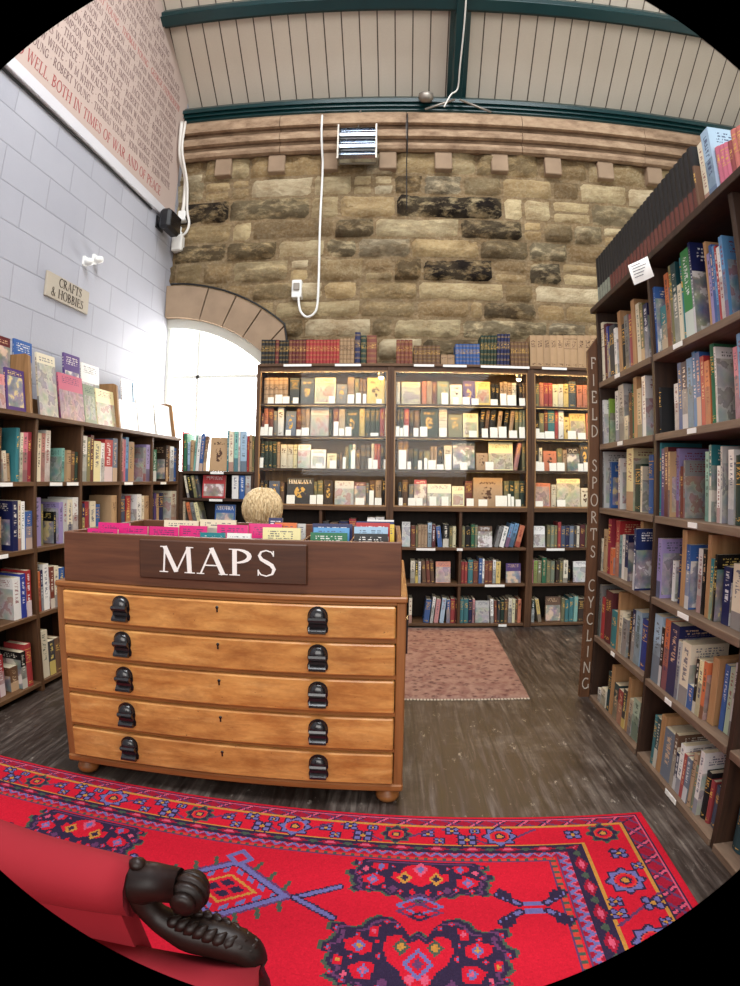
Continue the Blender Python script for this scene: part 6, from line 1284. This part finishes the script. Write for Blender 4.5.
    mb=MB(); mb.add(vs,fs,0,None,True)
    rh=random.Random(8)
    for k in range(900):
        th=rh.uniform(0,2*PI); ph=rh.uniform(.03,1.75)
        if math.sin(th)>.45 and ph>1.15: continue
        pts=[]
        for q in range(5):
            pp=ph+q*0.19; t2=th+0.035*q*math.sin(k*1.7)+.03*math.sin(q*1.6+k)
            rr=0.099+.006*math.sin(q*.8+.4)+rh.uniform(-.001,.003)+(.006 if q==4 else 0)+.006*math.sin(k*2.3)*(q/4)
            pts.append((math.sin(pp)*math.cos(t2)*rr*1.14-0.008,math.sin(pp)*math.sin(t2)*rr*1.14+0.075,math.cos(pp)*rr*(1.16 if math.cos(pp)>0 else 1.3)+1.066))
        mb.tube(pts,[.002,.0042,.0044,.0036,.0008],5)
    part(mb,'hair',MAT['hair'],o,'short curly blond hair')
    stl=empty('stool',Matrix.Translation((-0.79,3.30,0))); tag(stl,'low wooden stool under the blond person behind the plan chest','stool')
    mb=MB(); mb.lathe([(0.14,0.232),(0.16,0.236),(0.16,0.256),(0.15,0.262)],24); part(mb,'seat',MAT['upright_wood'],stl)
    for k in range(4):
        a=PI/4+k*PI/2; mb=MB(); mb.tube([(0.10*math.cos(a),0.10*math.sin(a),0.235),(0.14*math.cos(a),0.14*math.sin(a),0.0)],0.015,8); part(mb,'leg',MAT['upright_wood'],stl)
person()
# ------------------------------------------------------------------ books
ORD=['','first','second','third','fourth','fifth','sixth','seventh','eighth','ninth','tenth','eleventh','twelfth','thirteenth','fourteenth','fifteenth','sixteenth','seventeenth','eighteenth','nineteenth','twentieth']
def ordw(n):
    if n<=20: return ORD[n]
    if n<30: return 'twenty-'+ORD[n-20]
    if n==30: return 'thirtieth'
    return ('thirty-'+ORD[n-30]) if n<40 else str(n)
rb=random.Random(21)
LIGHT={'cream','white','pale_grey','pale_yellow','yellow','beige','tan','pale_blue','pale_green','mint_green','pale_teal','lime_green','orange','rose','pink','lilac','grey','salmon','sage_green','light_blue'}
def accent(col,style):
    if style in ('c','l','F'): return lin((206,164,84)) if col not in ('tan','yellow','cream','beige','white','pale_yellow','orange') else lin((74,46,30))
    if style=='V': return lin((116,62,52))
    if style=='VG': return lin((150,156,138))
    return lin(rb.choice([(40,36,40),(30,44,90),(130,30,36),(30,70,60)])) if col in LIGHT else lin(rb.choice([(238,232,216),(240,214,120),(236,236,236),(226,190,150)]))
def book_mesh(t,d,h,style,small):
    mb=MB(); hard=style in('c','l','V','VG','F'); b=min(0.0032 if hard else 0.0012,t*0.14); e=0.003 if hard else 0.0006
    r=min(0.006,t*0.25) if hard else 0.0008
    n=5 if hard else 1
    # spine (slot 0), boards (slot 1)
    sp=[(t*i/n,(r*(1-math.sin(PI*i/n))) if n>1 else 0.0) for i in range(n+1)]
    out=sp+[(t,d),(t-b,d),(t-b,r+b),(b,r+b),(b,d),(0,d)]; m=len(out)
    vs=[(x,y,0) for x,y in out]+[(x,y,h) for x,y in out]
    fs=[(i,(i+1)%m,m+(i+1)%m,m+i) for i in range(m)]
    mb.add(vs,[f for i,f in enumerate(fs) if i<n],0); mb.add(vs,[f for i,f in enumerate(fs) if i>=n],1)
    k=n+1  # caps: spine strip, left board, right board
    for z in (0,h):
        c=[(x,y,z) for x,y in sp]+[(t,r+b,z),(0,r+b,z)]
        q=[(0,r+b,z),(b,r+b,z),(b,d,z),(0,d,z)]; p=[(t-b,r+b,z),(t,r+b,z),(t,d,z),(t-b,d,z)]
        for poly in (c,q,p):
            idx=tuple(range(len(poly))); mb.add(poly,[idx if z>0 else idx[::-1]],1)
    pg=(b*1.02,t-b*1.02,r+b,d-(0.004 if hard else 0.0008),e,h-e)
    if small: mb.box(*pg,2); return mb,None
    pm=MB(); pm.box(*pg); return mb,pm
SPM=dict(c='cloth_spine',l='leather',j='jacket',V='vol',VG='vol',P='jacket',F='cloth_spine'); CVM=dict(c='cloth',l='cloth',j='picture',V='cloth',VG='cloth',P='picture',F='gilt')
def make_book(name,label,cat,group,mtx,t,d,h,col,style,small):
    mb,pm=book_mesh(t,d,h,style,small)
    mats=[BM[SPM[style]],BM[CVM[style]]]+([BM['pages']] if small else [])
    o=mb.build(name,mats,mtx=mtx)
    j=rb.uniform(.9,1.1); cl=L3(col); lu=.3*cl[0]+.55*cl[1]+.15*cl[2]; ds=0.30 if ('open' in label or 'glazed shelf' in label or 'bottom shelf,' in label and 'case' in label) else 0.14
    o.color=(*[min(1,(c*(1-ds)+lu*ds)*j*0.95) for c in cl],1); o['accent']=list(accent(col,style))
    tag(o,label,cat,group)
    if pm: q=part(pm,'pages',BM['pages'],o)
    return o
def face_mtx(fr,s,dl,z,t,tilt):
    return FR[fr]@Matrix.Translation((s,dl,z+t*math.sin(math.radians(tilt))+0.0005))@Matrix.Rotation(-math.radians(tilt),4,'X')@Matrix.Translation((0,t,0))@Matrix.Rotation(-PI/2,4,'Z')
SHN={'1':'top','2':'second','3':'third','4':'fourth','5':'fifth','6':'bottom'}
LOWN={'1':'first open','2':'second open','3':'bottom'}
def place_name(key):
    k=key.split()
    if k[0]=='right': return f"{SHN[k[1]]} shelf, right bookcase {k[2]} bay",'book',f"books on the {SHN[k[1]]} shelf of the right bookcase"
    if k[0]=='left':
        n={'2':'upper','3':'middle','4':'lower','5':'floor'}[k[1]]; return f"{n} shelf, left bookcase {k[2]} bay",'book',f"books on the {n} shelf of the left bookcase"
    if k[0]=='corner':
        n={'1':'top','2':'second','3':'third'}[k[1]]; return f"{n} of low corner bookcase",'book',"books in the low corner bookcase"
    if k[0]=='case':
        w={'A':'window','B':'middle','C':'post'}[k[1]]; return f"{SHN[k[2]]} glazed shelf, {w} side case" if w!='middle' else f"{SHN[k[2]]} glazed shelf, middle case",'antique book',f"old books behind glass in the {w} case"
    w={'A':'window side case','B1':'middle case window half','B2':'middle case post half','C':'post side case'}[k[1]]
    return f"{LOWN[k[2]]} shelf, {w}",'book',"books on the open shelves under the glazed cases"
SPECIAL={('case A 4','dark_grey','F'):('HIMALAYA','large dark HIMALAYA book face out in the window side glazed case'),('corner 3','blue','P'):('NEUTRA','blue NEUTRA book face out on the low corner bookcase')}
XR={'case A':(-1.150,-0.072),'case B':(0.0,1.118),'case C':(1.188,1.945),'lower A':(-0.6,-0.07),'lower B1':(0.0,0.545),'lower B2':(0.575,1.118),'lower C':(1.188,1.945),'corner 1':(-1.86,-1.2),'corner 2':(-1.84,-1.225),'corner 3':(-1.84,-1.225)}
def limits(key):
    if key.startswith('right') and key.endswith('far'): return 0.002,0.707
    if key.startswith('right') and key.endswith('near'): return 0.741,1.442
    if key.startswith('left'):
        return dict(near=(-0.53,-0.055),second=(-0.024,0.402),third=(0.434,0.895),fourth=(0.927,1.385),far=(1.417,1.875))[key.split()[2]]
    for k,v in XR.items():
        if key.startswith(k): return v
    return -9,9
GAPS={'right':{1.8:.395,1.455:.305,1.105:.315,.755:.315,.386:.334,.03:.321},'left':{1.208:.343,.835:.343,.458:.347,.06:.368},'corner':{1.3:9,1.065:.205,.82:.218},'case':{1.885:.235,1.61:.25,1.335:.25,1.02:.29},'lower':{.683:.298,.376:.28,.03:.319}}
def split_near(key,z,it):   # items that run past an upright are trimmed; tall ones end under the shelf above; leaning rows get the room they lean into
    lo,hi=limits(key); out=[]; prev=lo; top=GAPS.get(key.split()[0],{}).get(z,9)
    for (s,t,h,dl,col,st,ln) in it:
        if key.startswith('right') and key.endswith('near') and s+t/2>1.445: lo2,hi2=1.4755,2.17
        else: lo2,hi2=lo,hi
        a,b=max(s,prev,lo2),min(s+t,hi2)
        if b-a<0.007:
            if key.startswith('right') and s+t<=lo+0.02 and not out: a,b=lo,lo+0.02
            else: continue
        out.append([a,b-a,min(h,top-0.004),dl,col,st,ln]); prev=b+0.0004
    i=0
    while i<len(out):
        ln=out[i][6]
        if ln and out[i][5] not in 'PF':
            j=i
            while j+1<len(out) and out[j+1][6]*ln>0: j+=1
            L=out[i-1][0]+out[i-1][1] if i else lo; Rr=out[j+1][0] if j+1<len(out) else hi
            for q in out[i:j+1]: q[1]*=0.95
            hm=out[i][2] if ln<0 else out[j][2]
            tot=(out[i][0]-L)+(Rr-out[j][0]-out[j][1])
            ang=min(abs(ln),math.degrees(math.asin(max(0,min(.9,(tot-.003)/(hm+.02)))))); need=hm*math.sin(math.radians(ang))+.002
            sh=(L+need-out[i][0]) if ln<0 else (Rr-need-out[j][0]-out[j][1])
            if (ln<0 and sh>0) or (ln>0 and sh<0):
                for q in out[i:j+1]: q[0]+=sh
            for q in out[i:j+1]: q[6]=ang*(1 if ln>0 else -1); q[2]=min(q[2],top-0.004-q[1]*math.sin(math.radians(ang)))
            i=j
        i+=1
    return out
volumes_right=[]
for key,fr,z,txt in BOOKS:
    it=[]
    for q in txt.split('|'):
        f=q.split(); it.append((float(f[0]),float(f[1]),float(f[2]),float(f[3]),f[4],f[5],float(f[6]) if len(f)>6 else 0.0))
    it=split_near(key,z,it)
    nbook=sum(1 for q in it if q[5]!='d'); idx=0
    right_near=False
    for i,(s,t,h,dl,col,st,ln) in enumerate(it):
        if st=='d':   # pale dividing board fixed in the right bookcase
            mb=MB(); mb.bbox(s,s+min(t,0.045),dl,0.258,z+0.0005,z+h,0.002); part(mb,'divider',MAT['divider_wood'],rc,'pale tan dividing board'); continue
        idx+=1
        cn=col.replace('_',' ')
        if key.startswith('top') or key=='right top':
            w={'top A':'window side glazed case','top B':'middle glazed case','top C':'post side glazed case','right top':'right bookcase'}[key]
            lab=f"{cn} bound volume, {ordw(idx)} from left on top of the {w}"
            if st=='V': lab=f"black bound volume with maroon label, {ordw(idx)} from far end on top of right bookcase"
            if st=='VG': lab=f"black bound volume with grey label, {ordw(idx)} from far end on top of right bookcase"
            nm,cat,grp='bound_volume','book',f"bound volumes on top of the {w}"
        else:
            w,cat,grp=place_name(key); kind={'c':'hardback book','l':'leather book','j':'paperback book','P':'face-out book','F':'face-out hardback'}[st]
            lab=f"{cn} {kind}, {ordw(idx)} from left, {w}" if not (key.startswith('left') and key.endswith('near')) else f"{cn} {kind}, {ordw(nbook-idx+1)} from right, {w}"
            nm={'c':'hardback_book','l':'leather_book','j':'paperback_book','P':'display_book','F':'display_book'}[st]
            if key.startswith('case') and st in 'cl': nm='antiquarian_book'
        sp=SPECIAL.get((key,col,st))
        if sp: lab=sp[1]
        if st in 'PF':
            t2=0.02; m=face_mtx(fr,s,dl,z,t2,7 if key.startswith('case') else 9)
            d=t; o=make_book(nm,lab,cat,grp,m,t2,d,h,col,st,True)
            if sp:
                mb=MB(); wd=sum(GL[c][0]*.9+.05 for c in sp[0]); hh=d*0.86/wd
                letters(mb,sp[0],hh,Matrix.Translation((t2+0.0004,d*0.07,h*0.93-hh))@Matrix.Rotation(PI/2,4,'Z'),0,None,0.001,0,0.05,0.9)
                part(mb,'title',MAT['letter_white'],o)
            continue
        big=fr in 'RL' and key!='right top'
        d=rb.uniform(.15,.19) if h<.27 else rb.uniform(.18,.205)
        if fr=='R': d=min(d,0.25-dl)
        if fr=='L': d=min(d,0.235-dl)
        if fr=='B': d=min(d,0.255-dl)
        if h<.18: d=min(d,.13)
        if key=='right top': d=.22
        m=FR[fr]@Matrix.Translation((s,dl if (key,col,st)!=('right 4 far','dark_blue','j') else -0.03,z+0.0005))
        if ln: m=m@Matrix.Translation((0 if ln<0 else t,0,0))@Matrix.Rotation(math.radians(ln),4,'Y')@Matrix.Translation((0 if ln<0 else -t,0,0))
        make_book(nm,lab,cat,grp,m,t,d,h,col,st,not big)
# face-out books on the display rack over the left bookcase
DLAB=['pale pink face-out book on the left rack, cut by the picture edge','dark purple face-out book with orange label, in front on the left rack','tall bright multicoloured face-out book beside the tan rack end','pink face-out book with black flowers in front on the left rack',
 'sage green face-out book in front of the white one on the left rack','yellow and white face-out book beside the second tan rack end','white face-out book in front, first past the second rack end','white face-out book in front, second past the second rack end','white and red face-out book beside the last rack end',
 'dark maroon face-out book at the back of the rack behind the purple one','blue face-out book at the back peeping over the tan rack end','purple face-out book at the back behind the pink flowered one','white face-out book at the back behind the sage green one','white face-out book at the back past the second rack end','pale blue face-out book at the back near the window']
for (s,w_,h,tier,col),lab in zip(DISPLAY,DLAB):
    if -0.08<s<-0.041: w_-=(-0.041-s); s=-0.041
    w_=min(w_,1.862-s)
    dl,z,tl=((.055,1.585,9),(.178,1.70,6))[tier]
    o=make_book('display_book',lab,'book','face-out books on the display rack',face_mtx('L',s,dl,z,0.014,tl),0.014,w_,h,col,'P',False)
# price cards standing before the old books
for key,z,txt in CARDS:
    k,r=key.split(); w={'A':'window side case','B':'middle case','C':'post side case'}[k]
    for i,q in enumerate(txt.split('|')):
        s,wd,h=map(float,q.split()); lo,hi=limits('case '+k); s=max(s,lo+0.002); wd=min(wd,hi-s-0.002)
        if wd<0.012: continue
        mb=MB(); mb.prism([(0.0,0.0),(0.0008,0.0),(h*0.17+0.0008,h),(h*0.17,h)],0.0,wd,0); mb.box(0,wd,0.0008,0.014,0,0.0008)
        tag(mb.build('price_card',MAT['card'],mtx=FR['B']@Matrix.Translation((s,0.016,z+0.0004))),f"white price card, {ordw(i+1)} from left on {SHN[r]} glazed shelf of {w}",'price card','white price cards in the glazed cases')
# folded maps standing in the box
ML=['long pink folded map behind the others at the left of the map box','pink folded map in front at the left end of the map box','pink folded map second from left along the front of the map box','pink folded map third from left along the front of the map box','pink folded map fourth from left along the front of the map box',
 'cream folded map behind the pink ones, left of the bigger cream one','cream folded map in the middle of the box behind the teal one','teal folded map low behind the MAPS plaque','pink folded map in the middle, left of two above the plaque','pink folded map in the middle, right of two above the plaque','white folded sheet low above the letter P of the plaque','navy blue folded map standing tall near the blond head',
 'orange folded map between the navy and pale yellow maps','pale yellow folded map in front, right of centre in the box','thin pale grey folded map beside the orange map','navy blue folded map at the back of the green stack','light blue folded map between the navy and green maps','green folded map in front, third from the right bunch','white folded map standing tallest at the right end','dark blue folded map behind the red one at the right end','red folded map in the right end bunch','pale blue and white folded map behind the black one','thin yellow folded map at the right edge of the box','black folded map in front at the right end of the box']
MAPS=sorted(MAPS,key=lambda q:q[2]) if False else MAPS
for (x,wd,y,zt,col),lab in zip(MAPS,ML):
    h=0.20; z0=0.832+0.0145; zt=min(zt,1.075); hh=zt-z0
    x2=min(x+wd,0.002); x=max(x,-1.266); wd=x2-x
    t=0.013; m=Matrix.Translation((x,y-0.0,z0))@Matrix.Rotation(-math.radians(4),4,'X')@Matrix.Translation((0,t,0))@Matrix.Rotation(-PI/2,4,'Z')
    mb,_=book_mesh(t,wd,hh,'j',True)
    o=mb.build('folded_map',[BM['jacket'],BM['picture'],BM['pages']],mtx=m); o.color=(*L3(col),1); o['accent']=list(lin((240,236,230)) if col not in LIGHT else lin((60,60,90)))
    if col=='pink': o.color=(*lin((216,40,120)),1)
    tag(o,lab,'map','folded maps in the map box')
# ------------------------------------------------------------------ lights
wd_=bpy.data.worlds.new('World'); scn.world=wd_; wd_.use_nodes=True
bg=wd_.node_tree.nodes['Background']; bg.inputs[0].default_value=(0.92,0.96,1.0,1); bg.inputs[1].default_value=0.40
def area(name,loc,rot,sx,sy,power,rgb=(255,255,255)):
    l=bpy.data.lights.new(name,'AREA'); l.shape='RECTANGLE'; l.size=sx; l.size_y=sy; l.energy=power; l.color=lin(rgb)
    o=bpy.data.objects.new(name,l); COL.objects.link(o); o.location=loc; o.rotation_euler=rot; return o
area('overhead_fill',(0.6,1.2,6.6),(math.radians(-4),0,0),3.6,2.6,460,(250,252,255))  # unseen area light added overhead for soft downward light
area('front_fill',(0.2,-2.8,2.6),(math.radians(80),0,0),4.5,2.6,190,(255,250,244))  # unseen frontal fill added behind the camera
for nm,x0,x1 in (('A',-1.155,-0.066),('B',-0.006,1.123),('C',1.183,1.95)):
    for z,p in ((2.15,4.4),(1.862,3.1),(1.587,2.9),(1.312,2.9)):
        area('case_strip',((x0+x1)/2,4.744+0.028,z),(math.radians(-28),0,0),(x1-x0)*0.94,0.02,p*(x1-x0),(255,203,128))
# ------------------------------------------------------------------ camera: a wide clip-on lens, calibrated r = F*(theta) with a small cubic term
cam=bpy.data.cameras.new('camera'); co=bpy.data.objects.new('camera',cam); COL.objects.link(co); scn.camera=co
yaw,pit,rol=0.043,0.016,-0.012
cy,sy,cp,sp_,cr,sr=math.cos(yaw),math.sin(yaw),math.cos(pit),math.sin(pit),math.cos(rol),math.sin(rol)
Rr=Matrix(((cr,0,sr),(0,1,0),(-sr,0,cr))); Pp=Matrix(((1,0,0),(0,cp,-sp_),(0,sp_,cp))); Yy=Matrix(((cy,-sy,0),(sy,cy,0),(0,0,1)))
B=Yy@Pp@Rr
r_,f_,u_=B@Vector((1,0,0)),B@Vector((0,1,0)),B@Vector((0,0,1))
co.matrix_world=Matrix(((r_.x,u_.x,-f_.x,0),(r_.y,u_.y,-f_.y,0),(r_.z,u_.z,-f_.z,1.25),(0,0,0,1)))
cam.type='PANO'; cam.panorama_type='FISHEYE_LENS_POLYNOMIAL'; cam.sensor_fit='HORIZONTAL'; cam.sensor_width=37.0
F=569.17*0.05
cam.fisheye_polynomial_k0=0; cam.fisheye_polynomial_k1=-1/F; cam.fisheye_polynomial_k2=0; cam.fisheye_polynomial_k3=0.0664/F**3; cam.fisheye_polynomial_k4=0
cam.fisheye_fov=math.radians(103.0)
cam.shift_y=-23.0/986.0; cam.clip_start=0.02; cam.clip_end=60
scn.view_settings.view_transform='Standard'; scn.view_settings.look='None'; scn.view_settings.gamma=1; scn.view_settings.exposure=0.0; scn.view_settings.use_curve_mapping=False
